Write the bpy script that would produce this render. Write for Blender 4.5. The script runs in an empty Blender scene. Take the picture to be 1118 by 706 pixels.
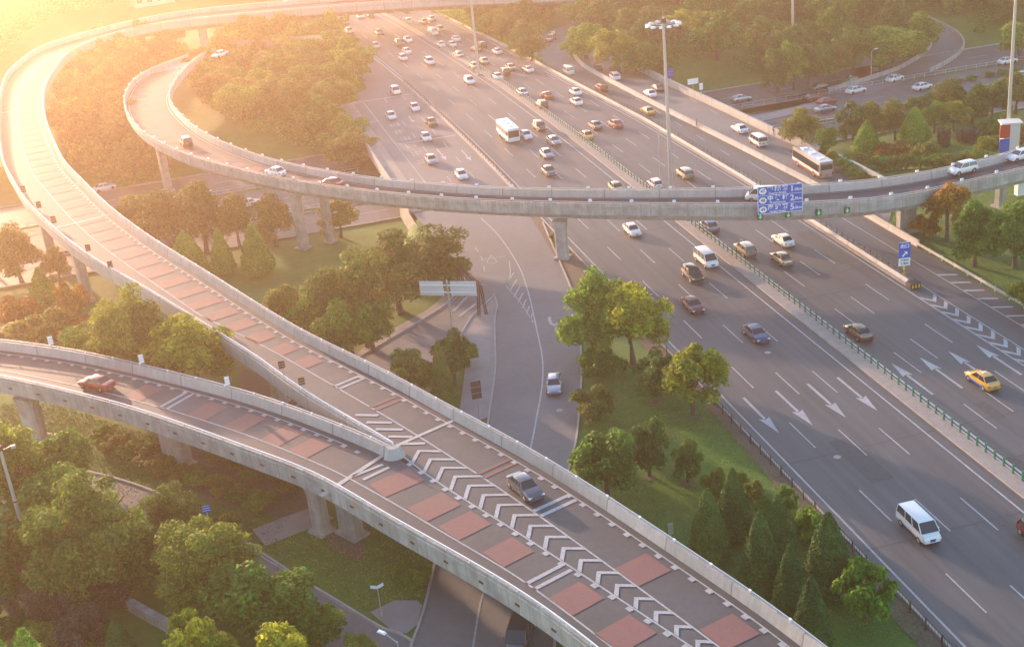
import bpy, bmesh, math, random
import numpy as np
from mathutils import Vector, Matrix
rng = random.Random(7)
C = bpy.context.scene.collection
SC = bpy.context.scene
PI = math.pi
# ------------------------------------------------------------------ camera
PW, PH = 1118.0, 706.0
FPX, YAW, PIT, ROL, CH = 1414.829, -0.2205181, 0.4111037, -0.1043963, 67.8714
cp, sp, cy_, sy_ = math.cos(PIT), math.sin(PIT), math.cos(YAW), math.sin(YAW)
_f = Vector((-sy_*cp, cy_*cp, -sp)); _r = Vector((cy_, sy_, 0)); _u = _r.cross(_f)
cr, sr = math.cos(ROL), math.sin(ROL)
_r, _u = cr*_r + sr*_u, -sr*_r + cr*_u
CAM = Vector((0, 0, CH))
cam = bpy.data.cameras.new('camera'); co = bpy.data.objects.new('camera', cam); C.objects.link(co)
M3 = Matrix((_r, _u, -_f)).transposed()
co.matrix_world = Matrix.Translation(CAM) @ M3.to_4x4()
cam.sensor_fit = 'HORIZONTAL'; cam.sensor_width = 36.0; cam.lens = 36.0*FPX/PW
cam.clip_start = 0.5; cam.clip_end = 6000
SC.camera = co
# ------------------------------------------------------------------ light
SUN_EL, SUN_AZ = math.radians(10), math.radians(-20)     # azimuth from +Y, positive to +X
world = bpy.data.worlds.new('World'); SC.world = world; world.use_nodes = True
nt = world.node_tree; nt.nodes.clear()
wo = nt.nodes.new('ShaderNodeOutputWorld'); bg = nt.nodes.new('ShaderNodeBackground'); sk = nt.nodes.new('ShaderNodeTexSky')
sk.sky_type = 'NISHITA'; sk.sun_disc = False; sk.sun_elevation = SUN_EL; sk.sun_rotation = SUN_AZ
sk.air_density = 1.0; sk.dust_density = 0.8; sk.ozone_density = 2.0
bg.inputs['Strength'].default_value = 0.15
nt.links.new(sk.outputs[0], bg.inputs[0]); nt.links.new(bg.outputs[0], wo.inputs[0])
sl = bpy.data.lights.new('sun', 'SUN'); so = bpy.data.objects.new('sun', sl); C.objects.link(so)
sl.energy = 2.9; sl.angle = math.radians(1.2); sl.color = (1.0, 0.64, 0.41)
sd = Vector((math.sin(SUN_AZ)*math.cos(SUN_EL), math.cos(SUN_AZ)*math.cos(SUN_EL), math.sin(SUN_EL)))
so.rotation_euler = sd.to_track_quat('Z', 'Y').to_euler()
so.location = (0, 300, 300)
SC.view_settings.view_transform = 'Standard'; SC.view_settings.look = 'None'
SC.view_settings.exposure = 2.05; SC.view_settings.gamma = 1.0; SC.view_settings.use_curve_mapping = False
HAZE_DENSITY, HAZE_G, HAZE_COL = 0.00058, 0.78, (1.0, 0.70, 0.52)
SC.render.engine = 'CYCLES'
SC.cycles.use_denoising = True
SC.cycles.max_bounces = 6; SC.cycles.diffuse_bounces = 3; SC.cycles.glossy_bounces = 2
SC.cycles.transmission_bounces = 3; SC.cycles.volume_bounces = 1; SC.cycles.transparent_max_bounces = 6
SC.cycles.sample_clamp_indirect = 8

# ------------------------------------------------------------------ geometry helpers
def G(x, y, z=0.0):
    d = _f*FPX + _r*(x-PW/2) + _u*(PH/2-y); t = (z-CH)/d.z
    return CAM + d*t
def PX(P):
    d = Vector(P)-CAM; z = d.dot(_f)
    return (PW/2+FPX*d.dot(_r)/z, PH/2-FPX*d.dot(_u)/z)
def sstep(a, b, v):
    t = max(0.0, min(1.0, (v-a)/(b-a))); return t*t*(3-2*t)
def TZ(x, y):
    """terrain height: a sunken cross street passes under the highway"""
    a = sstep(22, 33, x); b = sstep(102, 107, x)
    s0 = 165+(204-165)*a; s1 = 194+(211-194)*a
    s0 = s0+(172-s0)*b; s1 = s1+(203-s1)*b
    d = sstep(s0, s1, y)*(1-sstep(269, 281, y))
    return -4.0*d
def GT(x, y):
    z = 0.0
    for _ in range(30):
        P = G(x, y, z); zn = TZ(P.x, P.y)
        if abs(zn-z) < .02: break
        z += (zn-z)*.5
    return Vector((P.x, P.y, TZ(P.x, P.y)))
def poly(l, z): return [G(a, b, z) for a, b in l]
def smooth(pts, step=2.0):
    """Catmull-Rom through points then even resampling"""
    P = [Vector(p) for p in pts]
    if len(P) < 3: dense = [P[0].lerp(P[-1], i/50) for i in range(51)]
    else:
        dense = []
        Q = [P[0]*2-P[1]]+P+[P[-1]*2-P[-2]]
        for i in range(1, len(Q)-2):
            a, b, c, d = Q[i-1:i+3]
            for k in range(12):
                t = k/12
                dense.append(.5*((2*b)+(c-a)*t+(2*a-5*b+4*c-d)*t*t+(3*b-a-3*c+d)*t**3))
        dense.append(P[-1])
    return resample(dense, step)
def resample(P, step):
    L = [0.0]
    for i in range(1, len(P)): L.append(L[-1]+(P[i]-P[i-1]).length)
    n = max(2, int(L[-1]/step)+1); out = []; j = 0
    for k in range(n):
        s = L[-1]*k/(n-1)
        while j < len(L)-2 and L[j+1] < s: j += 1
        d = L[j+1]-L[j]; t = 0 if d < 1e-9 else (s-L[j])/d
        out.append(P[j].lerp(P[j+1], t))
    return out
def relax(P, n=6):
    P = [p.copy() for p in P]
    for _ in range(n):
        Q = [p.copy() for p in P]
        for i in range(1, len(P)-1): Q[i] = P[i]*.5+(P[i-1]+P[i+1])*.25
        P = Q
    return P
def normals(P):
    out = []
    for i in range(len(P)):
        t = P[min(i+1, len(P)-1)]-P[max(i-1, 0)]; t.z = 0; t.normalize()
        out.append(Vector((-t.y, t.x, 0)))          # left of travel
    return out
def offset(P, d): return [p+n*d for p, n in zip(P, normals(P))]
def setz(P, z): return [Vector((p.x, p.y, z)) for p in P]

class MB:
    def __init__(s): s.v = []; s.f = []; s.arc = {}
    def add(s, vs, fs):
        o = len(s.v); s.v += [tuple(v) for v in vs]; s.f += [tuple(i+o for i in f) for f in fs]; return s
    def box(s, c, d, rot=0.0, taper=1.0):
        hx, hy, hz = d[0]/2, d[1]/2, d[2]/2; cr_, sr_ = math.cos(rot), math.sin(rot); vs = []
        for zz, k in ((-hz, 1), (hz, taper)):
            for xx, yy in ((-hx, -hy), (hx, -hy), (hx, hy), (-hx, hy)):
                a, b = xx*k, yy*k; vs.append((c[0]+a*cr_-b*sr_, c[1]+a*sr_+b*cr_, c[2]+zz))
        return s.add(vs, [(3, 2, 1, 0), (4, 5, 6, 7), (0, 1, 5, 4), (1, 2, 6, 5), (2, 3, 7, 6), (3, 0, 4, 7)])
    def tube(s, a, b, r0, r1=None, n=8, caps=True):
        r1 = r0 if r1 is None else r1; a = Vector(a); b = Vector(b); d = (b-a).normalized()
        u = d.orthogonal().normalized(); w = d.cross(u); vs = []
        for p, r in ((a, r0), (b, r1)):
            for k in range(n):
                t = 2*PI*k/n; vs.append(p+(u*math.cos(t)+w*math.sin(t))*r)
        fs = [(k, (k+1) % n, n+(k+1) % n, n+k) for k in range(n)]
        if caps: fs += [tuple(range(n-1, -1, -1)), tuple(range(n, 2*n))]
        return s.add(vs, fs)
    def ribbon(s, L, R):
        n = len(L); vs = list(L)+list(R)
        return s.add(vs, [(n+i, n+i+1, i+1, i) for i in range(n-1)])
    def sweep(s, P, prof, side=1, closed=True, caps=True):
        """prof: (offset, z) pairs, offset positive = left of travel * side"""
        N = normals(P); m = len(prof); vs = []; ac = 0.0; o0 = len(s.v)
        for i_, (p, n) in enumerate(zip(P, N)):
            ac += (p-P[i_-1]).length if i_ else 0
            for j_ in range(m): s.arc[o0+i_*m+j_] = ac
            for o, z in prof: vs.append(p+n*(o*side)+Vector((0, 0, z)))
        fs = []; k = m if closed else m-1
        for i in range(len(P)-1):
            for j in range(k):
                a = i*m+j; b = i*m+(j+1) % m
                fs.append((a, b, b+m, a+m))
        if closed and caps:
            fs.append(tuple(range(m-1, -1, -1))); fs.append(tuple(range((len(P)-1)*m, len(P)*m)))
        return s.add(vs, fs)
    def flat(s, pts, z=None):
        vs = [(p[0], p[1], p[2] if z is None else z) for p in pts]
        return s.add(vs, [tuple(range(len(vs)))])
    def build(s, name, mat=None, parent=None, smooth=False, fix=True):
        me = bpy.data.meshes.new(name); me.from_pydata(s.v, [], s.f)
        if s.arc:
            at_ = me.attributes.new('arc', 'FLOAT', 'POINT')
            for k_, v_ in s.arc.items(): at_.data[k_].value = v_
        me.validate()
        if fix:
            b = bmesh.new(); b.from_mesh(me); bmesh.ops.recalc_face_normals(b, faces=b.faces); b.to_mesh(me); b.free()
        if smooth:
            for p in me.polygons: p.use_smooth = True
        o = bpy.data.objects.new(name, me); C.objects.link(o)
        if mat:
            for m_ in (mat if isinstance(mat, (list, tuple)) else [mat]): me.materials.append(m_)
        if parent: o.parent = parent
        return o
def up(o):
    """make flat faces point up"""
    me = o.data; b = bmesh.new(); b.from_mesh(me)
    for f in b.faces:
        f.normal_update()
        if f.normal.z < 0: f.normal_flip()
    b.to_mesh(me); b.free(); return o
def tag(o, label=None, cat=None, group=None, kind=None):
    if label: o['label'] = label
    if cat: o['category'] = cat
    if group: o['group'] = group
    if kind: o['kind'] = kind
    return o
def empty(name, loc=(0, 0, 0), rz=0.0):
    o = bpy.data.objects.new(name, None); C.objects.link(o); o.location = loc; o.rotation_euler = (0, 0, rz)
    o.empty_display_size = .5; return o
def copy_tree(o, parent=None):
    c = o.copy(); C.objects.link(c); c.parent = parent
    for ch in KIDS.get(o.name) or list(o.children): copy_tree(ch, c)
    return c
KIDS = {}
def shade_bevel(o, w=.03, seg=2):
    b = bmesh.new(); b.from_mesh(o.data)
    es = [e for e in b.edges if len(e.link_faces) == 2 and e.calc_face_angle(0) > .5]
    bmesh.ops.bevel(b, geom=es, offset=w, segments=seg, affect='EDGES', profile=.6)
    b.to_mesh(o.data); b.free()
    return o

# ------------------------------------------------------------------ materials
def mat(name, col, rough=.8, metal=0.0, noise=None, coat=0.0, bump=0.0, spec=.5):
    """noise = (scale, amount[, second colour]) mixes a second tone in by world position"""
    m = bpy.data.materials.new(name); m.use_nodes = True; t = m.node_tree; b = t.nodes['Principled BSDF']
    b.inputs['Roughness'].default_value = rough; b.inputs['Metallic'].default_value = metal
    b.inputs['Specular IOR Level'].default_value = spec
    if coat: b.inputs['Coat Weight'].default_value = coat
    c4 = (*col, 1)
    b.inputs['Base Color'].default_value = c4
    if noise:
        g = t.nodes.new('ShaderNodeNewGeometry'); last = None
        for i, (sc, amt, c2) in enumerate(noise):
            mp = t.nodes.new('ShaderNodeMapping'); t.links.new(g.outputs['Position'], mp.inputs[0])
            mp.inputs['Scale'].default_value = sc if isinstance(sc, tuple) else (sc, sc, sc)
            mp.inputs['Location'].default_value = (i*13.1, i*7.7, 0)
            n = t.nodes.new('ShaderNodeTexNoise'); n.inputs['Scale'].default_value = 1.0; n.inputs['Detail'].default_value = 5; n.inputs['Roughness'].default_value = .6
            t.links.new(mp.outputs[0], n.inputs[0])
            r = t.nodes.new('ShaderNodeMapRange'); r.inputs['From Min'].default_value = .38; r.inputs['From Max'].default_value = .64
            r.inputs['To Max'].default_value = amt; t.links.new(n.outputs['Fac'], r.inputs['Value'])
            x = t.nodes.new('ShaderNodeMix'); x.data_type = 'RGBA'; t.links.new(r.outputs[0], x.inputs['Factor'])
            if last: t.links.new(last, x.inputs['A'])
            else: x.inputs['A'].default_value = c4
            x.inputs['B'].default_value = (*c2, 1); last = x.outputs['Result']
        t.links.new(last, b.inputs['Base Color'])
        if bump:
            bp = t.nodes.new('ShaderNodeBump'); bp.inputs['Strength'].default_value = bump; bp.inputs['Distance'].default_value = .1
            t.links.new(n.outputs['Fac'], bp.inputs['Height']); t.links.new(bp.outputs[0], b.inputs['Normal'])
    return m
def joints(m, pitch, col=(.12, .11, .10), w=.03):
    """panel joints and a soot streak under each, by distance along the wall"""
    t = m.node_tree; b = t.nodes['Principled BSDF']; src = b.inputs['Base Color'].links[0].from_socket
    a = t.nodes.new('ShaderNodeAttribute'); a.attribute_name = 'arc'
    d = t.nodes.new('ShaderNodeMath'); d.operation = 'DIVIDE'; d.inputs[1].default_value = pitch; t.links.new(a.outputs['Fac'], d.inputs[0])
    f = t.nodes.new('ShaderNodeMath'); f.operation = 'FRACT'; t.links.new(d.outputs[0], f.inputs[0])
    r = t.nodes.new('ShaderNodeMapRange'); r.inputs['From Min'].default_value = 1-w*2.2; r.inputs['From Max'].default_value = 1-w*1.2; r.inputs['To Max'].default_value = .6; t.links.new(f.outputs[0], r.inputs['Value'])
    # one tone per panel
    fl = t.nodes.new('ShaderNodeMath'); fl.operation = 'FLOOR'; t.links.new(d.outputs[0], fl.inputs[0])
    wn = t.nodes.new('ShaderNodeTexWhiteNoise'); wn.noise_dimensions = '1D'; t.links.new(fl.outputs[0], wn.inputs['W'])
    hv = t.nodes.new('ShaderNodeHueSaturation'); mr = t.nodes.new('ShaderNodeMapRange'); mr.inputs['To Min'].default_value = .88; mr.inputs['To Max'].default_value = 1.06
    t.links.new(wn.outputs['Value'], mr.inputs['Value']); t.links.new(mr.outputs[0], hv.inputs['Value']); t.links.new(src, hv.inputs['Color'])
    x = t.nodes.new('ShaderNodeMix'); x.data_type = 'RGBA'; t.links.new(r.outputs[0], x.inputs['Factor']); t.links.new(hv.outputs[0], x.inputs['A']); x.inputs['B'].default_value = (*col, 1)
    t.links.new(x.outputs['Result'], b.inputs['Base Color'])
def leafmat(name, c1, c2, c3, trans=.35):
    m = bpy.data.materials.new(name); m.use_nodes = True; t = m.node_tree; b = t.nodes['Principled BSDF']
    b.inputs['Roughness'].default_value = .65; b.inputs['Specular IOR Level'].default_value = .25
    g = t.nodes.new('ShaderNodeNewGeometry'); n = t.nodes.new('ShaderNodeTexNoise'); n.inputs['Scale'].default_value = .55; n.inputs['Detail'].default_value = 3
    t.links.new(g.outputs['Position'], n.inputs[0])
    oi = t.nodes.new('ShaderNodeObjectInfo')
    ramp = t.nodes.new('ShaderNodeValToRGB'); e = ramp.color_ramp.elements
    e[0].position = .25; e[0].color = (*c1, 1); e[1].position = .75; e[1].color = (*c3, 1); k = e.new(.5); k.color = (*c2, 1)
    ad = t.nodes.new('ShaderNodeMath'); ad.operation = 'MULTIPLY_ADD'; ad.inputs[1].default_value = .45
    t.links.new(oi.outputs['Random'], ad.inputs[0]); 
    ad2 = t.nodes.new('ShaderNodeMath'); ad2.operation = 'ADD'; ad2.inputs[1].default_value = -.225
    t.links.new(n.outputs['Fac'], ad2.inputs[0]); t.links.new(ad2.outputs[0], ad.inputs[2])
    t.links.new(ad.outputs[0], ramp.inputs[0])
    # per-leaf brightness from the random-per-island value
    hs = t.nodes.new('ShaderNodeHueSaturation'); mr = t.nodes.new('ShaderNodeMapRange')
    mr.inputs['To Min'].default_value = .62; mr.inputs['To Max'].default_value = 1.4
    t.links.new(g.outputs['Random Per Island'], mr.inputs['Value']); t.links.new(mr.outputs[0], hs.inputs['Value'])
    t.links.new(ramp.outputs[0], hs.inputs['Color']); t.links.new(hs.outputs[0], b.inputs['Base Color'])
    tr = t.nodes.new('ShaderNodeBsdfTranslucent'); t.links.new(hs.outputs[0], tr.inputs[0])
    mx = t.nodes.new('ShaderNodeMixShader'); mx.inputs[0].default_value = trans
    t.links.new(b.outputs[0], mx.inputs[1]); t.links.new(tr.outputs[0], mx.inputs[2])
    t.links.new(mx.outputs[0], t.nodes['Material Output'].inputs[0])
    return m
M = {}
M['asphalt'] = mat('asphalt', (.085, .083, .088), .62, noise=[((.75, .012, 1), .8, (.052, .052, .056)), ((1.0, .01, 1), .7, (.13, .127, .125)), (.08, .5, (.11, .108, .106)), (9, .45, (.05, .05, .055)), ((.35, .05, 1), .35, (.045, .043, .042))], bump=.08)
M['asphalt_deck'] = mat('asphalt_deck', (.066, .070, .078), .66, noise=[(.35, .7, (.047, .048, .052)), (2.5, .45, (.10, .098, .096)), (10, .4, (.04, .04, .045)), (.12, .4, (.04, .04, .04))], bump=.08)
M['asphalt_old'] = mat('asphalt_old', (.17, .165, .165), .75, noise=[(.15, .6, (.12, .118, .12)), (1.2, .4, (.2, .19, .185)), (8, .3, (.1, .1, .1))], bump=.1)
M['asphalt_patch'] = mat('asphalt_patch', (.062, .062, .065), .7, noise=[(2, .6, (.09, .088, .09)), (9, .4, (.04, .04, .04))])
M['paving'] = mat('paving', (.28, .25, .23), .85, noise=[(.5, .6, (.2, .18, .17)), (5, .4, (.33, .3, .28))])
M['brick'] = mat('median_paving', (.30, .26, .23), .85, noise=[(1.3, .7, (.2, .175, .16)), (7, .5, (.38, .33, .3))])
M['grass'] = mat('grass', (.065, .18, .014), .9, noise=[(.06, .7, (.09, .19, .02)), (.3, .5, (.038, .10, .012)), (2.2, .5, (.12, .20, .03)), (.8, .4, (.05, .09, .015)), (.11, .22, (.10, .085, .045))], bump=.5)
M['soil'] = mat('soil', (.14, .10, .07), .95, noise=[(.4, .7, (.09, .07, .05)), (3, .5, (.19, .15, .11))])
M['concrete'] = mat('concrete', (.50, .47, .43), .8, noise=[(.35, .6, (.32, .30, .28)), ((2.6, 2.6, .25), .45, (.24, .215, .19)), (6, .3, (.5, .47, .44)), (.9, .45, (.21, .175, .14))], bump=.05)
M['concrete_light'] = mat('concrete_light', (.51, .475, .43), .75, noise=[(.6, .6, (.38, .355, .33)), ((2.0, 2.0, .3), .4, (.30, .275, .25)), (5, .35, (.3, .27, .25))])
M['paint'] = mat('road_paint', (.68, .68, .68), .6, noise=[(1.1, .4, (.42, .42, .42)), (7, .6, (.2, .2, .2)), (.3, .35, (.28, .28, .28)), (24, .75, (.12, .12, .12))])
M['red'] = mat('red_surfacing', (.30, .095, .08), .7, noise=[(1.5, .5, (.21, .08, .07)), (8, .6, (.13, .075, .07)), (.35, .4, (.18, .10, .09)), (26, .5, (.09, .07, .07))])
joints(M['concrete'], 1.3, (.2, .185, .17), .03); joints(M['concrete_light'], 8.0, w=.012)
M['kerb'] = mat('kerb', (.38, .34, .31), .8, noise=[(1, .5, (.27, .25, .23))])
M['steel'] = mat('galvanised_steel', (.5, .5, .5), .4, .6)
M['steel_dark'] = mat('dark_steel', (.06, .06, .06), .5, .4)
M['white'] = mat('white_coating', (.8, .8, .79), .45)
M['rust'] = mat('rusty_steel', (.16, .06, .035), .8, .2, noise=[(3, .6, (.09, .04, .03))])
M['green'] = mat('green_coating', (.012, .16, .075), .45)
M['signblue'] = mat('sign_blue', (.0, .10, .46), .6, spec=.2)
M['signred'] = mat('sign_red', (.45, .03, .02), .4)
M['signgreen'] = mat('sign_green', (.02, .3, .15), .4); _e = M['signgreen'].node_tree.nodes['Principled BSDF']; _e.inputs['Emission Color'].default_value = (.1, 1, .5, 1); _e.inputs['Emission Strength'].default_value = .12
M['yellow'] = mat('yellow_coating', (.8, .5, .02), .5)
M['black'] = mat('black_rubber', (.02, .02, .02), .7)
M['bark'] = mat('bark', (.11, .08, .06), .95, noise=[(3, .6, (.06, .045, .035))])
M['glass'] = mat('vehicle_glass', (.02, .025, .03), .06, spec=.8)
M['tyre'] = mat('tyre', (.015, .015, .015), .85)
M['rim'] = mat('rim', (.45, .45, .46), .3, .9)
M['lampglass'] = mat('lamp_glass', (.75, .75, .72), .15, coat=.5)
M['tail'] = mat('tail_lamp', (.35, .01, .01), .25, coat=.4)
M['dark'] = mat('dark_trim', (.03, .03, .03), .5)
M['plate'] = mat('plate_blue', (.03, .08, .35), .5)
M['wall_white'] = mat('pale_render', (.62, .6, .57), .8, noise=[(.3, .5, (.5, .48, .46))])
M['window'] = mat('window_glass', (.06, .07, .08), .1, spec=.8)
M['roof'] = mat('grey_roof', (.35, .34, .33), .8)
# ------------------------------------------------------------------ ground
from mathutils.geometry import tessellate_polygon
def grid_ground():
    xs = [-900, -500, -300, -200, -140, -100]+list(range(-80, 20, 5))+[20+i*1.5 for i in range(0, 10)]+list(range(35, 100, 5))+[100+i*1.2 for i in range(0, 9)]+list(range(112, 200, 6))+[220, 260, 320, 420, 600, 900]
    ys = [-120, -60, 0, 30, 50]+list(range(60, 160, 5))+[160+i*1.5 for i in range(0, 36)]+list(range(216, 264, 6))+[264+i*1.5 for i in range(0, 14)]+list(range(290, 460, 10))+[480, 520, 560, 620, 700, 820, 1000, 1200]
    vs = [(x, y, TZ(x, y)-.05+(math.sin(x*.21+y*.13)*.5+math.sin(x*.09-y*.17)*.5-1)*.02) for y in ys for x in xs]
    n = len(xs); fs = [(j*n+i, j*n+i+1, (j+1)*n+i+1, (j+1)*n+i) for j in range(len(ys)-1) for i in range(n-1)]
    return MB().add(vs, fs)
tag(up(grid_ground().build('ground', M['grass'], fix=False)), kind='structure')
def polyflat(mb, pts, z=None):
    P = [Vector((p[0], p[1], (p[2] if len(p) > 2 else 0) if z is None else z)) for p in pts]
    tr = tessellate_polygon([P]); return mb.add(P, tr)
def struct(name, mb, m): return tag(up(mb.build(name, m, fix=False)), kind='structure')
def hx(x, y): return x-2.5e-4*max(0.0, y-210)**2
def interp(tab, y):
    if y <= tab[0][0]: return tab[0][1]
    for (a, b), (c, d) in zip(tab, tab[1:]):
        if y <= c: return b+(d-b)*(y-a)/(c-a)
    return tab[-1][1]
YS = [40+5*i for i in range(0, 113)]
REDGE = [(30, 84.0), (150, 84.0), (190, 84.0), (208, 83.5), (235, 82.9), (278, 80.2), (315, 78.2), (360, 74.5), (394, 72), (450, 62), (520, 48), (600, 28)]
RB = [(30, 92.6), (184, 92.4), (193, 91.9), (210, 91.0), (233, 89.6), (261, 88.3), (283, 87.3), (292, 87.6)]      # concrete divider
RW = [(150, 101.5), (190, 101.8), (203, 100.4), (213, 99.6), (236, 98.8), (255, 97.6), (279, 97.0), (292, 98.5)]      # outer retaining wall
def strip(mb, fa, fb, y0, y1, z, step=5):
    n = max(1, int((y1-y0)/step)); ys = [y0+(y1-y0)*i/n for i in range(n+1)]
    mb.ribbon([Vector((fa(y), y, z)) for y in ys], [Vector((fb(y), y, z)) for y in ys]); return mb
hw = MB()
strip(hw, lambda y: hx(49.5, y), lambda y: hx(67.1, y), 30, 600, .02)
strip(hw, lambda y: hx(69.2, y), lambda y: interp(REDGE, y), 30, 600, .02)
strip(hw, lambda y: interp(REDGE, y)+1.4, lambda y: interp(RB, y), 30, 284, .02)
strip(hw, lambda y: interp(REDGE, y), lambda y: interp(REDGE, y)+1.4, 30, 140, .02)
struct('highway', hw, M['asphalt'])
# slip road that curls away at the upper right, and the outer frontage road
sr = MB()
polyflat(sr, [(81.8, 284), (81.4, 292), (81.5, 299), (83.6, 313), (88.3, 327), (94.2, 335), (100.8, 340), (114, 344), (116, 334), (102, 327), (92.4, 315), (88.5, 300), (87.3, 284)], .03)
struct('slip_road', sr, M['asphalt_old'])
fr = MB()
strip(fr, lambda y: interp(RB, y)+.5, lambda y: interp(RW, y)-.2 if y > 172 else 93.2+(y-160)*.69, 160, 284, .02, 3)
polyflat(fr, [(87.9, 284), (88.4, 291), (91.5, 299), (97.9, 305), (112, 312), (130, 315), (130, 300), (112, 298), (103, 293), (98.2, 290), (97, 284)], .02)
struct('frontage_road', fr, M['asphalt_old'])
# left service carriageway and the exit road it turns into
LEFT_EDGE = [(43.2, 372), (40.5, 345), (38.9, 330), (39.2, 312), (38.5, 300), (33.5, 293), (30.6, 289), (30.2, 270), (30.3, 250), (30.3, 228), (30.6, 212), (31, 200), (32, 188), (32.5, 178)]
KERB_L = [(540, 322), (544, 334), (541, 350), (542, 400), (537, 440), (531, 475), (510, 540), (482, 600), (475.5, 617), (467, 655), (459, 682), (450, 706), (430, 770)]
KERB_R = [(592, 243), (600, 262), (612, 290), (624, 320), (631, 360), (634, 400), (632, 440), (628, 480), (618, 520), (612, 560), (606, 620), (604, 706), (604, 770)]
kl = smooth([G(a, b) for a, b in KERB_L], 2); kr = smooth([G(a, b) for a, b in KERB_R], 2)
BR_IN = [(500, 290), (509, 300), (490, 330), (440, 362), (390, 392), (350, 420), (300, 470)]        # branch road, outer kerb
BR_OUT = [(540, 322), (515, 345), (500, 368), (470, 402), (440, 432), (400, 470), (350, 520)]
bi = smooth([G(a, b) for a, b in BR_IN], 2); bo = smooth([G(a, b) for a, b in BR_OUT], 2)
ex = MB()
right = [(hx(48.9, y), y) for y in (372, 345, 320, 300, 280, 260, 240, 225, 210, 200)]
lo = [(x, y) for x, y in LEFT_EDGE]
body = lo+[(bi[0].x, bi[0].y)]+[(kl[0].x, kl[0].y)]+[(p.x, p.y) for p in kl[1:]]+[(p.x, p.y) for p in reversed(kr)]+list(reversed(right))
polyflat(ex, body, .025)
struct('exit_road', ex, M['asphalt_old'])
br = MB(); nb = 30
A_ = resample(bi, (sum((bi[i+1]-bi[i]).length for i in range(len(bi)-1)))/nb); B_ = resample(bo, (sum((bo[i+1]-bo[i]).length for i in range(len(bo)-1)))/nb)
nn = min(len(A_), len(B_)); br.ribbon(setz(A_[:nn], .018), setz(B_[:nn], .018))
struct('branch_road', br, M['asphalt_old'])
# cross street in the cutting under the highway
cs = MB()
for y0, y1 in ((214.5, 226), (228.5, 245.5), (247, 263)):
    cs.ribbon([Vector((x, y1, -3.97)) for x in (-400, 400)], [Vector((x, y0, -3.97)) for x in (-400, 400)])
struct('cross_street', cs, M['asphalt'])
def px_ribbon(mb, L, R, dz=.02, n=40):
    a = smooth([GT(*q) for q in L], 1.5); b = smooth([GT(*q) for q in R], 1.5)
    la = sum((a[i+1]-a[i]).length for i in range(len(a)-1)); lb = sum((b[i+1]-b[i]).length for i in range(len(b)-1))
    a = resample(a, la/n); b = resample(b, lb/n); m = min(len(a), len(b))
    for p in a+b: p.z = TZ(p.x, p.y)+dz
    mb.ribbon(a[:m], b[:m]); return a, b
cu = MB()
CUL, CUR = px_ribbon(cu, [(905, 101), (946, 89), (978, 78), (998, 67.7), (1012, 58), (1018, 49), (1018, 41), (1012, 33), (995, 26)],
                     [(945, 104), (975, 93), (1013, 80), (1038.5, 66.4), (1050, 56), (1051.5, 47.6), (1043.6, 37), (1024, 27.6), (1003, 20)], .05)
struct('curved_ramp_road', cu, M['asphalt_old'])
pk = MB()
px_ribbon(pk, [(780, 124), (838, 112), (880, 102), (913, 92), (932, 80), (943, 66), (943, 55), (936, 44)], [(780, 132), (838, 122), (890, 111), (915, 100), (945, 88), (964, 76), (962, 62), (950, 46)], .03)
struct('park_road', pk, M['asphalt_old'])
# lower left street under the lower ramp
ls = MB()
LS_U = [(452, 700), (444, 693), (430, 690), (416, 684), (370, 656), (325, 629), (285, 602), (240, 575), (190, 545), (120, 520), (40, 505), (-40, 500)]
LS_D = [(470, 790), (430, 780), (400, 760), (360, 730), (300, 690), (250, 655), (200, 622), (150, 590), (90, 565), (20, 550), (-40, 545)]
LSU, LSD = px_ribbon(ls, LS_U, LS_D, .03)
struct('side_street', ls, M['asphalt_old'])
# paved footpaths and bare soil
fp = MB()
sl_ = smooth([G(a, b) for a, b in [(512, 345), (510, 372), (508, 400), (503, 440), (497, 470)]], 2); sr_ = smooth([G(a, b) for a, b in [(538, 332), (540, 350), (540, 400), (536, 436), (529, 475)]], 2)
m = min(len(sl_), len(sr_)); fp.ribbon(setz(sl_[:m], .06), setz(sr_[:m], .06))
px_ribbon(fp, [(275, 578), (300, 568), (345, 552)], [(290, 596), (315, 586), (365, 566)], .03, 10)
polyflat(fp, [GT(*q)+Vector((0, 0, .02)) for q in [(404, 668), (430, 655), (455, 655), (461, 660), (456, 681), (444, 691), (430, 689)]])
px_ribbon(fp, [(300, 462), (390, 385), (440, 353), (470, 336), (488, 318)], [(306, 474), (398, 392), (446, 361), (478, 343), (497, 328)], .03, 12)
px_ribbon(fp, [(780, 134), (838, 124), (880, 114), (905, 107)], [(780, 141), (838, 131), (885, 119), (910, 110)], .04, 10)
polyflat(fp, [G(*q)+Vector((0, 0, .055)) for q in [(540, 322), (544, 334), (540.5, 350), (512, 372), (500, 368), (515, 345)]])
struct('pavement', fp, M['paving'])
so_ = MB()
polyflat(so_, [(48.9, 205), (45.9, 169), (44.4, 158), (46.5, 156), (49.3, 165), (49.4, 205)], .03)
for l in ([(170, 505), (260, 470), (330, 520), (350, 575), (290, 560), (220, 545)], [(352, 582), (392, 574), (400, 600), (392, 612), (365, 602)], [(262, 400), (330, 430), (420, 480), (380, 478), (320, 452), (262, 428)]):
    polyflat(so_, [GT(*q)+Vector((0, 0, .01)) for q in l])
polyflat(so_, [(48.0, 40), (49.5, 40), (49.5, 160), (47.6, 158), (46.6, 148), (47.8, 120), (47.0, 80)], .0)
struct('bare_soil', so_, M['soil'])
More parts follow.
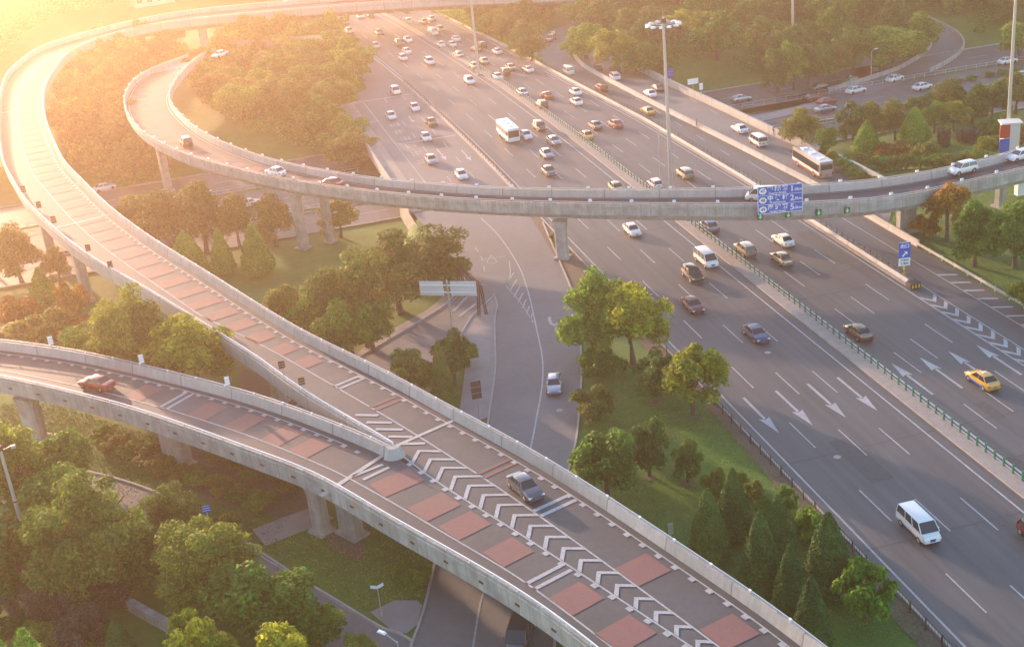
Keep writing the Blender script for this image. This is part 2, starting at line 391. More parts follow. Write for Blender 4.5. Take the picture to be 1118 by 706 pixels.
# median, separator, kerbs
def sweep_y(prof, fx, y0, y1, step=5):
    n = int((y1-y0)/step); P = [Vector((fx(y0+(y1-y0)*i/n), y0+(y1-y0)*i/n, 0)) for i in range(n+1)]
    return MB().sweep(P, prof)
md = sweep_y([(0, 0), (0, .16), (-.05, .2), (-1.95, .2), (-2.0, .16), (-2.0, 0)], lambda y: hx(67.1, y), 30, 600)
struct('median_strip', md, M['brick'])
sp_ = MB(); strip(sp_, lambda y: interp(REDGE, y)+.05, lambda y: interp(REDGE, y)+1.38, 139, 420, .12, 4)
sp_.ribbon([Vector((interp(REDGE, y)+.05, y, .12)) for y in range(139, 420, 4)], [Vector((interp(REDGE, y)+.04, y, .0)) for y in range(139, 420, 4)])
strip(sp_, lambda y: hx(48.6, y), lambda y: hx(49.5, y), 203, 372, .08, 4)
struct('separator_strip', sp_, M['brick'])
kb = MB()
def kerb(P, side, w=.22, h=.17, z=0): kb.sweep(setz(P, z), [(0, 0), (0, h), (w, h), (w, 0)], side)
kerb(kl, -1); kerb(kr, 1); kerb(bi, -1); kerb(bo, 1)
kerb([Vector((hx(49.3, y), y, 0)) for y in YS if y < 205], 1)
struct('kerbs', kb, M['kerb'])
kb = MB(); 
for P in (LSU, LSD): kb.sweep(P, [(0, -.05), (0, .17), (.25, .17), (.25, -.05)], 1)
for y, s in ((214.5, -1), (263, 1), (226, 1), (228.5, -1)):
    P = [Vector((x, y, -3.98)) for x in range(-300, 400, 10)]; kb.sweep(P, [(0, 0), (0, .2), (.3, .2), (.3, 0)], s)
struct('street_kerbs', kb, M['kerb'])
# bridge body of the highway over the cross street: side walls and abutments
wl = MB()
def skirt(P, z0, z1): wl.ribbon([Vector((p[0], p[1], z1)) for p in P], [Vector((p[0], p[1], z0)) for p in P])
for F in (lambda y: 30.25 if y < 292 else 33, lambda y: interp(RW, y)+.35):
    P = [(F(y), y) for y in range(170, 290, 5)]
    skirt([p for p in P if p[1] <= 215], -4.3, 0.0); skirt([p for p in P if p[1] >= 265], -4.3, 0.0)
    skirt([p for p in P if 215 <= p[1] <= 265], -1.3, 0.0)
for y in (214.2, 265.2): wl.add([(30.2, y, -4.3), (99, y, -4.3), (99, y, 0), (30.2, y, 0)], [(0, 1, 2, 3)])
wl.add([(30.2, 214.2, -1.3), (99, 214.2, -1.3), (97, 265.2, -1.3), (30.2, 265.2, -1.3)], [(0, 1, 2, 3)])
tag(wl.build('underpass_walls', M['concrete']), kind='structure')
# ------------------------------------------------------------------ painted markings
mk = MB(); ZP = .045
def quad(x0, x1, y0, y1, z=ZP, h=True):
    if h: mk.add([(hx(x0, y0), y0, z), (hx(x1, y0), y0, z), (hx(x1, y1), y1, z), (hx(x0, y1), y1, z)], [(0, 1, 2, 3)])
    else: mk.add([(x0, y0, z), (x1, y0, z), (x1, y1, z), (x0, y1, z)], [(0, 1, 2, 3)])
def dashes(x, ph, per, y0, y1, ln=6, w=.16):
    k0 = int((y0-ph)//per)
    for k in range(k0, int((y1-ph)//per)+1):
        y = ph+k*per; quad(x-w/2, x+w/2, y-ln, y)
for x, ph in ((54.28, 172.4), (58.17, 168.9), (62.05, 167.4)): dashes(x, ph, 15, 45, 500)
for x, ph in ((72.6, 122.7), (76.15, 125.1), (79.85, 128.0)): dashes(x, ph, 14.35, 45, 500)
for x in (50.3, 65.75, 69.6):
    for i in range(0, 110): quad(x-.1, x+.1, 40+5*i, 45+5*i)
for i in range(0, 110):
    a, b = 40+5*i, 45+5*i; xa, xb = interp(REDGE, a)-.6, interp(REDGE, b)-.6
    mk.add([(xa-.1, a, ZP), (xa+.1, a, ZP), (xb+.1, b, ZP), (xb-.1, b, ZP)], [(0, 1, 2, 3)])
def arrow(x, ytail, ytip, w=.32, hw_=.62, hl=3.4):
    s = 1 if ytip > ytail else -1
    yn = ytip-s*hl
    mk.add([(x-w/2, ytail, ZP), (x+w/2, ytail, ZP), (x+w/2, yn, ZP), (x-w/2, yn, ZP)], [(0, 1, 2, 3)])
    mk.add([(x-hw_, yn-s*.25, ZP), (x, yn+s*.2, ZP), (x, ytip, ZP)], [(0, 1, 2)]); mk.add([(x+hw_, yn-s*.25, ZP), (x, yn+s*.2, ZP), (x, ytip, ZP)], [(0, 1, 2)])
for x in (52.3, 56.2, 60.1, 63.8): arrow(x, 119.7, 110.8)
for x in (70.9, 74.5, 78.2, 81.85): arrow(x, 111.6, 120.3)
# exit road lines
quad(89.3, 89.45, 40, 200, h=False); quad(85.75, 85.9, 40, 200, h=False)
for i in range(12):
    y = 140.9-i*3.0; mk.add([(89.5, y, ZP), (91.7, y-1.0, ZP), (91.7, y-1.5, ZP), (89.5, y-.5, ZP)], [(0, 1, 2, 3)])
for i in range(26):
    y = 135.5-i*2.5; mk.add([(83.55, y, ZP), (84.55, y-1.6, ZP), (84.55, y-2.4, ZP), (83.55, y-.8, ZP)], [(0, 1, 2, 3)]); mk.add([(85.6, y, ZP), (84.55, y-1.6, ZP), (84.55, y-2.4, ZP), (85.6, y-.8, ZP)], [(0, 1, 2, 3)])
for i in range(10): quad(94.6+2.6, 94.75+2.6, 176+11*i, 180+11*i, h=False)
for i in range(7): quad(88.0, 88.15, 205+11*i, 209+11*i, h=False)
def line(P, w=.15, z=ZP, mb=None, dash=None):
    mb = mb or mk; P = setz(P, z) if z is not None else P
    a = offset(P, w/2); b = offset(P, -w/2)
    if not dash: mb.ribbon(a, b); return
    on, off = dash; i = 0
    while i+on < len(P): mb.ribbon(a[i:i+on+1], b[i:i+on+1]); i += on+off
def lpx(l, w=.15, z=ZP, dash=None, step=1.0): line(smooth([G(a, b) for a, b in l], step), w, z, None, dash)
lpx([(525, 238), (545, 258), (566, 290), (577, 320), (586, 360), (592, 390), (592, 420), (586, 455), (579, 490), (560, 560), (540, 620), (527, 649), (519, 690), (512, 740)], .18)
lpx([(556, 285), (557, 300), (552, 312)], .15); lpx([(552, 312), (568, 330), (582, 352)], .15)
for k in range(7):
    t = k/6.5; a = (552+30*t, 312+40*t); b = (561+22*t, 298+50*t*.95); lpx([(a[0], a[1]), ((a[0]+b[0])/2, (a[1]+b[1])/2-.5), b], .22)
lpx([(519, 270), (527, 285), (530, 305)], .15, dash=(2, 2)); lpx([(528, 283), (552, 280)], .2); lpx([(512, 310), (547, 312)], .12, dash=(2, 2))
for a, b in (((512, 300), (528, 322)), ): lpx([a, b], .15, dash=(2, 2))
lpx([(495, 340), (510, 324)], .45); lpx([(501, 346), (519, 332)], .45); lpx([(489, 334), (503, 320)], .25)
lpx([(600, 346), (601, 353), (609, 356)], .45); mk.flat([G(*q, ZP) for q in [(607, 351), (614, 359), (606, 361)]])
lpx([(536, 279), (532, 287), (543, 287), (536, 279)], .15)
# service carriageway lines and stencilled lane lettering
for x, w in ((36.2, .15), ): 
    mk.add([(x-w/2, 206, ZP), (x+w/2, 206, ZP), (x+w/2-.6, 286, ZP), (x-w/2-.6, 286, ZP)], [(0, 1, 2, 3)])
for x in (40.4, 44.6):
    for i in range(8): quad(x-.08, x+.08, 206+11*i, 210+11*i, h=False)
for x0, x1, y in ((33, 36, 268), (36.5, 48, 247), (33, 48.8, 287.5)): quad(x0, x1, y, y+.4, h=False)
for k, y in enumerate((262, 256, 250, 244, 238, 232)):
    for a, b in (((37.4, 0), (39.4, 0)), ((37.4, 1.4), (39.4, 1.4)), ((38.4, -.9), (38.4, 2.4)), ((37.6, -1), (37.6, 2.2)), ((39.2, -.7), (39.2, 1.8))):
        if a[0] != b[0]: mk.add([(a[0], y+a[1], ZP), (b[0], y+b[1], ZP), (b[0], y+b[1]+.3, ZP), (a[0], y+a[1]+.3, ZP)], [(0, 1, 2, 3)])
        elif (k+int(a[0]*10)) % 3: mk.add([(a[0]-.1, y+a[1], ZP), (a[0]+.1, y+a[1], ZP), (a[0]+.1, y+b[1], ZP), (a[0]-.1, y+b[1], ZP)], [(0, 1, 2, 3)])
arrow(42.5, 240, 231, .25, .6, 2.6); arrow(46.6, 236, 228, .25, .6, 2.6); arrow(42.4, 268, 262, .25, .5, 2)
# side street line + cross street lines
lpx([(416.6, 687), (375, 662), (330, 634), (285, 607)], .15); lpx([(452, 695), (447, 715)], .2)
for x in range(-300, 300, 12):
    for y in (220.3, 233.5, 237.5, 241.5, 251.5, 255.5): mk.add([(x, y-.08, -3.95), (x+5, y-.08, -3.95), (x+5, y+.08, -3.95), (x, y+.08, -3.95)], [(0, 1, 2, 3)])
struct('road_markings', mk, M['paint'])
pt = MB()
for y, h in ((88, 0), (104.5, 0), (141.5, 0), (147, 1), (176, 0), (198, 1), (214, 0), (236, 1), (262, 0), (300, 1), (340, 0)):
    for x0, x1 in ((49.6, 67.0), (69.3, interp(REDGE, y)-.1)): pt.add([(hx(x0, y), y, .03), (hx(x1, y+(.8 if h else 0)), y+(.8 if h else 0), .03), (hx(x1, y), y+.22+(.8 if h else 0), .03), (hx(x0, y), y+.22, .03)], [(0, 1, 2, 3)])
for x, y, w, l in ((57.2, 98, 2.6, 9), (74.2, 104, 1.4, 4), (61, 186, 1.6, 12), (52.4, 150, 2.8, 6), (81.6, 150, 2.4, 14), (77, 190, 3, 10), (71, 90, 2.6, 7), (64, 76, 2.4, 11), (38, 205, 4, 3), (44, 240, 3, 9)):
    pt.add([(x-w/2, y, .034), (x+w/2, y, .034), (x+w/2, y+l, .034), (x-w/2, y+l, .034)], [(0, 1, 2, 3)])
struct('asphalt_repairs', pt, M['asphalt_patch'])
for k, (px, py) in enumerate([(914, 499), (611, 448), (700, 323), (838, 385)]):
    g = G(px, py, 0); mh = MB(); n = 18
    mh.add([(g.x+.38*math.cos(2*PI*j/n), g.y+.38*math.sin(2*PI*j/n), .05) for j in range(n)], [tuple(range(n))])
    o = up(mh.build('manhole_cover', M['kerb'], fix=False)); tag(o, ['pale round manhole cover in the oncoming lanes above the white van', 'pale manhole cover on the exit road below the silver car', 'manhole cover in the oncoming lanes left of the maroon car', 'manhole cover in the oncoming lanes below the blue car'][k], 'manhole cover')
# ------------------------------------------------------------------ elevated ramps
DZ = 7.3; PT = 1.1        # deck level, parapet height; outlines were measured at the parapet top
R1_IN = [(72, 60), (66, 66.5), (56.4, 80.2), (50.1, 92.7), (47.6, 107.8), (48.9, 122.8), (53.9, 140.4), (62.7, 160.4), (71.5, 177), (90, 196), (115, 221), (143, 243.5), (175.5, 266), (218, 292), (250.7, 312.4), (280, 331), (330, 353+8), (375, 383), (430, 410), (490, 443), (560, 480), (642.7, 529), (742, 594), (840, 659.4), (899.4, 704.5), (960, 752)]
R1_IN = [(900, -22), (700, -10), (520, -3), (400, 4), (280, 14), (185, 24), (143, 32), (110, 41), (84, 52)]+R1_IN
R1_OUT = [(900, -30), (700, -18), (520, -11), (400, -5), (280, 4.5), (205.6, 12), (170, 18), (125, 27.5), (82.7, 39), (50, 49), (32.6, 57.7), (20, 67.7), (7.5, 80), (0, 100), (-2, 130), (-1, 155), (2.5, 175), (15, 199.5), (30, 222), (50, 242), (72.7, 262), (100, 282), (125, 297), (144, 307), (200, 341), (253, 374), (280, 390.6), (307.6, 412), (342.7, 435.7), (387.8, 462), (418, 479), (428, 486)]
GORE = [(434, 493), (470.5, 522), (500, 541), (560, 577.5), (660, 643), (755.5, 706), (820, 750)]          # painted boundary between the two decks (deck level)
R0_N = [(-120, 362), (-50, 367), (0, 371.8), (42.6, 376.8), (75.2, 381.8), (107.8, 388), (140.4, 395.6), (173, 403), (203, 410.7), (235.7, 418.7), (280, 431), (330, 448), (362.7, 460.8), (395, 473), (418, 483), (428, 489)]
R0_S = [(-120, 394), (-50, 403), (0, 412), (50, 422), (92.8, 432.7), (137.9, 444.5), (175.5, 457), (213, 469.6), (250.7, 483.4), (280, 494.6), (330, 512), (365, 529.7), (410.4, 557.8), (455.5, 583), (495.6, 605.5), (530.7, 625.5), (560, 643), (592.6, 664.4), (645, 704.5), (700, 750)]
def trace(l, z, st=1.5, rl=10): return relax(smooth([G(a, b, z) for a, b in l], st), rl)
r1i = trace(R1_IN, DZ+PT); r1o = trace(R1_OUT, DZ+PT); gore = trace(GORE, DZ); r0n = trace(R0_N, DZ+PT); r0s = trace(R0_S, DZ+PT)
def Lz(x, y=0): return 7.3+.5*sstep(28, 50, x)-.5*sstep(56, 75, x)-1.2*sstep(75, 100, x)-6.0*sstep(318, 375, y)
def L2pts(l):
    out = []
    for a, b in l:
        z = 7.5
        for _ in range(8): P = G(a, b, z+PT); z = z*.3+.7*Lz(P.x, P.y)
        out.append(P)
    return relax(smooth(out, 1.5), 10)
L2F = [(1240, 130), (1180, 146), (1118, 162), (1050, 180), (985, 192.5), (925, 199.5), (838, 205), (740, 207), (617, 207), (520, 204), (430, 197), (370, 189), (300, 175), (250, 158), (220, 143), (203, 130), (189, 115), (185, 104), (189, 92), (200, 77), (210, 67), (224, 58), (246, 51), (275, 46), (310, 42), (350, 40)]
L2N = [(1240, 158), (1180, 170), (1118, 184), (1050, 200), (985, 214), (925, 220), (838, 223.5), (740, 223.5), (617, 222), (520, 219), (430, 212), (370, 205), (300, 194), (240, 180), (200, 168), (160, 148), (142, 130), (135, 114), (137, 100), (149, 84), (170, 73), (200, 62), (220, 53.5), (243, 46), (270, 41), (310, 36), (350, 34)]
l2f = L2pts(L2F); l2n = L2pts(L2N)
def pair(A, B):
    """for every point of A the nearest one of B (dense)"""
    D = []
    for i in range(len(B)-1):
        for k in range(4): D.append(B[i].lerp(B[i+1], k/4))
    D.append(B[-1]); out = []; j = 0
    for p in A:
        best = None
        for i in range(j, min(len(D), j+60)):
            d = (D[i].x-p.x)**2+(D[i].y-p.y)**2
            if best is None or d < best[0]: best = (d, i)
        j = best[1]; out.append(D[j].copy())
    return relax(out, 4)
WALL = [(0, -2.05), (0, -.55), (-.06, -.5), (-.06, -.36), (0, -.3), (0, 0), (.24, 0), (.30, -.35), (.44, -1.05), (.44, -1.12), (.7, -2.05)]   # relative to the parapet top
def girder(L, R, wl=2.0, h=1.25, z0=.95):
    """box girder: L,R edge points at parapet top level"""
    mb = MB(); vs = []; m = 6
    for l, r in zip(L, R):
        a = (r-l); a.z = 0; w = a.length; a.normalize(); k = min(wl, w*.3)
        zt = l.z-PT-.06; zb = l.z-PT-z0
        vs += [l+a*.3, l+a*.3, l+a*k, r-a*k, r-a*.3, r-a*.3]
        n = len(vs)-6; q = [zt, zb, zb-h, zb-h, zb, zt]
        for i in range(6): vs[n+i] = Vector((vs[n+i].x, vs[n+i].y, q[i]))
    fs = []
    for i in range(len(L)-1):
        for j in range(6): a = i*6+j; b = i*6+(j+1) % 6; fs.append((a, b, b+6, a+6))
    fs += [tuple(range(6)), tuple(range(len(vs)-6, len(vs)))]
    return mb.add(vs, fs)
def rail_mesh(P, side, off=.14, h=.26, every=2, mb=None):
    """steel hand rail on short posts along a parapet top"""
    mb = mb or MB(); Q = [p+Vector((0, 0, h)) for p in offset(P, off*side)]
    mb.sweep(Q, [(-.05, -.05), (-.05, .05), (.05, .05), (.05, -.05)])
    for i in range(0, len(P), every):
        q = Q[i]; mb.box((q.x, q.y, q.z-h/2-.02), (.08, .08, h))
    return mb
def spline_band(P, d0, d1, z, i0, i1): 
    a = offset(P, d0)[i0:i1+1]; b = offset(P, d1)[i0:i1+1]; return setz(a, z), setz(b, z)
def arclen(P):
    s = [0.0]
    for i in range(1, len(P)): s.append(s[-1]+(P[i]-P[i-1]).length)
    return s
def nearest_i(P, q): return min(range(len(P)), key=lambda i: (P[i].x-q.x)**2+(P[i].y-q.y)**2)
def column(parent, x, y, ztop, w=1.7, d=1.5, rz=0.0, cap=None, z0=None):
    z0 = TZ(x, y) if z0 is None else z0
    mb = MB(); h = ztop-z0
    c = .3; prof = [(-w/2+c, -d/2), (w/2-c, -d/2), (w/2, -d/2+c), (w/2, d/2-c), (w/2-c, d/2), (-w/2+c, d/2), (-w/2, d/2-c), (-w/2, -d/2+c)]
    vs = []; lev = [(z0-.3, 1.0), (ztop-1.0, 1.0), (ztop-.15, 1.22), (ztop, 1.22)]
    for z, k in lev:
        for a, b in prof:
            a, b = a*k, b*k; vs.append((x+a*math.cos(rz)-b*math.sin(rz), y+a*math.sin(rz)+b*math.cos(rz), z))
    fs = []
    for l in range(3):
        for j in range(8): p = l*8+j; q = l*8+(j+1) % 8; fs.append((p, q, q+8, p+8))
    fs.append(tuple(range(24, 32)))
    mb.add(vs, fs); mb.box((x, y, z0+.12), (w+.5, d+.5, .3), rz)
    o = mb.build('pier', M['concrete'], parent); return o
dirz = lambda P, i: math.atan2(P[min(i+1, len(P)-1)].y-P[max(i-1, 0)].y, P[min(i+1, len(P)-1)].x-P[max(i-1, 0)].x)
class Patches:
    """collects painted panels, one part each"""
    def __init__(s): s.l = []
    def ribbon(s, a, b): s.l.append(MB().ribbon(a, b))
    def done(s, par):
        for m_ in s.l: up(m_.build('red_patch', M['red'], par, fix=False))
def mark(P, mb, s0, s1, d0, d1, z, S=None):
    """painted patch between arc lengths s0..s1 and lateral offsets d0..d1 of a path"""
    S = S or arclen(P); N = normals(P)
    def at(s, d):
        i = 0
        import bisect
        i = max(0, min(len(P)-2, bisect.bisect(S, s)-1)); t = (s-S[i])/(S[i+1]-S[i]); t = max(0, min(1, t))
        p = P[i].lerp(P[i+1], t); n = N[i].lerp(N[i+1], t)
        zz = p.z if z is None else z
        return Vector((p.x+n.x*d, p.y+n.y*d, zz))
    n = max(1, int((s1-s0)/1.5))
    a = [at(s0+(s1-s0)*k/n, d0) for k in range(n+1)]; b = [at(s0+(s1-s0)*k/n, d1) for k in range(n+1)]
    mb.ribbon(a, b)
# ---- upper ramp R1
R1 = empty('flyover_ramp', (0, 0, 0)); tag(R1, 'long concrete flyover ramp looping round the left side of the picture with red road patches', 'flyover')
innerpts = r1i
outer_all = r1o+[p+Vector((0, 0, PT)) for p in gore]
outer_all = relax(resample(outer_all, 1.5), 3)
r1p = pair(innerpts, outer_all)
up(MB().ribbon(setz(innerpts, DZ), setz(r1p, DZ)).build('roadway', M['asphalt_deck'], R1, fix=False))
girder(innerpts, r1p).build('girder', M['concrete'], R1)
MB().sweep(innerpts, WALL, -1).build('parapet', M['concrete_light'], R1)
MB().sweep(r1o, WALL, 1).build('parapet', M['concrete_light'], R1)
rail_mesh(innerpts, -1).build('hand_rail', M['steel'], R1); rail_mesh(r1o, 1).build('hand_rail', M['white'], R1)
# side tests: innerpts runs from the far end towards the camera; its road lies on the right hand side
m1 = MB(); rd1 = Patches(); S1 = arclen(innerpts); T1 = S1[-1]; ZD = DZ+.03
iA = nearest_i(innerpts, G(72, 60, DZ+PT)); iN = nearest_i(innerpts, G(500, 448, DZ+PT))
sol1 = [(280, 373), (340, 407), (400, 442), (450.5, 472), (540.7, 530), (600, 571), (660, 614), (720, 658), (785.6, 706), (840, 748)]
solid1 = relax(smooth([G(a, b, DZ) for a, b in sol1], 1.5), 6)
ups = [p.copy() for p in offset(innerpts, -5.9)]
i280 = nearest_i(ups, solid1[0]); sol_full = relax([p for p in setz(ups[:i280-6], DZ)]+solid1, 4)
line(sol_full, .17, ZD, m1)
line(offset(innerpts, -1.15), .14, ZD, m1)
s = 2.0
while s < T1-1: mark(innerpts, m1, s, s+.62, -1.22, -1.62, ZD+.004, S1); s += 2.1
sA, sN = S1[iA]-60, S1[iN]
s = sA
def lat(s_):      # lateral distance of the solid line at arc length s
    import bisect
    i = max(0, min(len(innerpts)-1, bisect.bisect(S1, s_))); p = innerpts[i]
    q = min(sol_full, key=lambda v: (v.x-p.x)**2+(v.y-p.y)**2); return math.hypot(q.x-p.x, q.y-p.y)
s_end_red = S1[nearest_i(innerpts, G(372, 381, DZ+PT))]
k = 0
while s < s_end_red:
    mark(innerpts, rd1, s, s+2.9, -1.85, -lat(s)+.12, ZD, S1); s += 5.3
def cross1(px, n, mb, w=.35, gap=.95):
    s0 = S1[nearest_i(innerpts, G(*px, DZ))]
    for k in range(n): mark(innerpts, mb, s0+k*gap, s0+k*gap+w, -1.3, -lat(s0), ZD, S1)
cross1((395, 408), 2, m1, .4, 1.0); cross1((440, 431), 2, rd1, .4, 1.0); cross1((553, 500), 2, rd1, .4, 1.0); cross1((620, 540), 2, m1, .45, 1.1)
for px in ((725, 604), (820, 670)):
    s0 = S1[nearest_i(innerpts, G(*px, DZ))]; mark(innerpts, rd1, s0-1.6, s0+1.6, -1.85, -lat(s0)+.12, ZD, S1)
# joints across the deck
def joint(P, S, s0, d0, d1, mb): mark(P, mb, s0, s0+.45, d0, d1, ZD+.006, S)
j1 = MB(); sJ = S1[nearest_i(innerpts, G(497, 447, DZ+PT))]; joint(innerpts, S1, sJ, -.5, -9.5, j1)
for px in ((120, 226), (48.5, 110)): joint(innerpts, S1, S1[nearest_i(innerpts, G(*px, DZ+PT))], -.5, -9.2, m1)
# ---- lower ramp R0
R0 = empty('flyover_ramp', (0, 0, 0)); tag(R0, 'concrete flyover ramp in the foreground sweeping from the left edge to the bottom', 'flyover')
north_all = relax(resample(r0n+[p+Vector((0, 0, PT)) for p in gore], 1.5), 3)
r0p = pair(r0s, north_all)
up(MB().ribbon(setz(r0s, DZ), setz(r0p, DZ)).build('roadway', M['asphalt_deck'], R0, fix=False))
girder(r0p, r0s).build('girder', M['concrete'], R0)
MB().sweep(r0s, WALL, 1).build('parapet', M['concrete'], R0)
MB().sweep(r0n, WALL, -1).build('parapet', M['concrete_light'], R0)
rail_mesh(r0s, 1).build('hand_rail', M['white'], R0); rail_mesh(r0n, -1).build('hand_rail', M['steel'], R0)
# drainage outlets and stains along the outer face
for i in range(4, len(r0s)-2, 3):
    p = r0s[i]; n = normals(r0s)[i]; q = p-n*.03; MB().box((q.x, q.y, q.z-1.18), (.5, .12, .16), dirz(r0s, i)).build('drain_outlet', M['rust'], R0)
m0 = MB(); rd0 = Patches(); S0 = arclen(north_all)
line(offset(north_all, -1.15)[:len(r0n)-3], .14, ZD, m0); line([p for p in gore], .16, ZD, m0)
s0l = [(-120, 394-8), (-50, 396), (0, 404), (82.7, 420.7), (125, 431), (200.5, 452), (280, 478.5), (330, 499), (365, 513.5), (395, 529.5), (450, 561), (500, 591), (560, 626), (610, 662), (667.8, 706), (720, 748)]
solid0 = relax(smooth([G(a, b, DZ) for a, b in s0l], 1.5), 5); line(solid0, .16, ZD, m0)
sG = S0[len(r0n)-1]
def lat0(s_):
    import bisect
    i = max(0, min(len(north_all)-1, bisect.bisect(S0, s_))); p = north_all[i]
    q = min(solid0, key=lambda v: (v.x-p.x)**2+(v.y-p.y)**2); return math.hypot(q.x-p.x, q.y-p.y)
s = 1.0
while s < S0[-1]-1:
    o = 1.22 if s < sG-2 else .1
    mark(north_all, m0, s, s+.62, -o, -o-.4, ZD+.004, S0); s += 2.1
for px, w in (((165, 424), 2.9), ((235, 444), 2.9), ((272, 457), 2.9), ((318, 472), 2.9), ((352, 486), 2.9), ((434, 523), 3.1), ((480, 550), 3.1), ((522, 572), 3.1), ((563, 601), 3.1), ((640, 645), 3.1), ((692, 682), 3.1)):
    c = G(*px, DZ); s_ = S0[nearest_i(north_all, c)]; o = 1.85 if s_ < sG-2 else .75
    mark(north_all, rd0, s_-w/2, s_+w/2, -o, -lat0(s_)+.12, ZD, S0)
for a, b in (((385, 520), (418, 507)), ((396.6, 523.5), (425, 510))): line([G(*a, DZ), G(*a, DZ).lerp(G(*b, DZ), .5), G(*b, DZ)], .42, ZD+.006, m0)
for px in ((195, 436), (596, 622)):
    c = G(*px, DZ); s_ = S0[nearest_i(north_all, c)]; o = 1.3 if s_ < sG-2 else .2
    for k in (0, 1.05): mark(north_all, m0, s_+k, s_+k+.42, -o, -lat0(s_)-.05, ZD, S0)
sJ0 = S0[nearest_i(north_all, G(410, 489, DZ+PT))]; joint(north_all, S0, sJ0, -.5, -9, j1)
up(j1.build('expansion_joint', M['concrete_light'], R0, fix=False))
def nearest_s(S, s):
    import bisect
    return bisect.bisect(S, s)-1
# chevrons in the painted gore between the decks
gs = arclen(gore); sol_g = solid1; ng = 0
s = 2.6
while s < gs[-1]-3:
    i = max(0, min(len(gore)-2, nearest_s(gs, s))); a = gore[i].lerp(gore[i+1], (s-gs[i])/(gs[i+1]-gs[i]))
    tdir = (gore[i+1]-gore[i]).normalized(); nl = Vector((-tdir.y, tdir.x, 0))
    bi_ = min(range(1, len(sol_g)-1), key=lambda k: abs((sol_g[k]-a).dot(tdir))); b = sol_g[bi_]; b = b-(sol_g[bi_+1]-sol_g[bi_-1]).normalized()*((b-a).dot(tdir))
    w = (b-a).length; u_ = (b-a).normalized()
    if w > .7:
        sk_ = min(2.0, w*.46); A0 = a+u_*.12; B0 = b-u_*.12; Mid = a.lerp(b, .5)-tdir*sk_
        t2 = tdir*(.95 if p is A0 else .52)
        for p, q in ((A0, Mid), (Mid, B0)):
            v = [p, q, q+t2, p+t2]; m0.add([(x.x, x.y, ZD+.008) for x in v], [(0, 1, 2, 3)])
    s += 2.28
# short bars between nose and joint on the upper side of the gore
for a, b in (((388, 453), (413, 453.5)), ((400, 461), (428, 461.5)), ((410, 468.5), (440, 469)), ((424, 476.5), (450, 477)), ((438, 484.5), (464, 484))):
    line([G(*a, DZ), G(*a, DZ).lerp(G(*b, DZ), .5), G(*b, DZ)], .45, ZD+.008, m0)
up(m0.build('lane_markings', M['paint'], R0, fix=False)); rd0.done(R0)
up(m1.build('lane_markings', M['paint'], R1, fix=False)); rd1.done(R1)
# rounded nose where the two parapets meet
c = G(430, 487.5, DZ+PT); nz = MB(); nn_ = 10; ring = []
tdir = (gore[2]-gore[0]).normalized(); nl = Vector((-tdir.y, tdir.x, 0))
for lvl, k in ((0, 1.0), (-.35, 1.1), (-1.08, 1.5)):
    for j in range(nn_+1):
        t = -PI/2+PI*j/nn_; ring.append((c.x+(tdir.x*math.cos(t)+nl.x*math.sin(t))*.75*k-tdir.x*.3, c.y+(tdir.y*math.cos(t)+nl.y*math.sin(t))*.75*k-tdir.y*.3, c.z+lvl))
fs = [tuple(range(nn_+1))]+[(l*(nn_+1)+j, l*(nn_+1)+j+1, (l+1)*(nn_+1)+j+1, (l+1)*(nn_+1)+j) for l in range(2) for j in range(nn_)]
nz.add(ring, fs).build('parapet_nose', M['concrete_light'], R0)
# ---- crossing ramp L2
L2 = empty('flyover_ramp', (0, 0, 0)); tag(L2, 'concrete flyover ramp crossing above the highway lanes and hooking round at left', 'flyover')
l2p = pair(l2f, l2n)
lw = lambda P, d: [p-Vector((0, 0, PT-d)) for p in P]
up(MB().ribbon(lw(l2f, 0), lw(l2p, 0)).build('roadway', M['asphalt_deck'], L2, fix=False))
girder(l2f, l2p, .8, .85, z0=.6).build('girder', M['concrete'], L2)
WALL2 = [(a, max(b, -1.72)) for a, b in WALL]
MB().sweep(l2f, WALL2, 1).build('parapet', M['concrete_light'], L2); MB().sweep(l2n, WALL2, -1).build('parapet', M['concrete'], L2)
rail_mesh(l2f, 1, h=.2).build('hand_rail', M['steel'], L2); rail_mesh(l2n, -1, h=.2).build('hand_rail', M['steel'], L2)
m2 = MB(); S2 = arclen(l2f); lowf = lw(l2f, .03); lown = lw(l2n, .03)
line(offset(lowf, .9), .13, None, m2); line(offset(lown, -.9), .13, None, m2)
up(m2.build('lane_markings', M['paint'], L2, fix=False))
r2 = Patches(); s = 6.0; lowf2 = lw(l2f, .026); S2n = arclen(lown)
while s < S2n[-1]-60:
    mark(lw(l2n, .026), r2, s, s+2.8, -1.6, -4.6, None, S2n); s += 5.4
r2.done(L2)
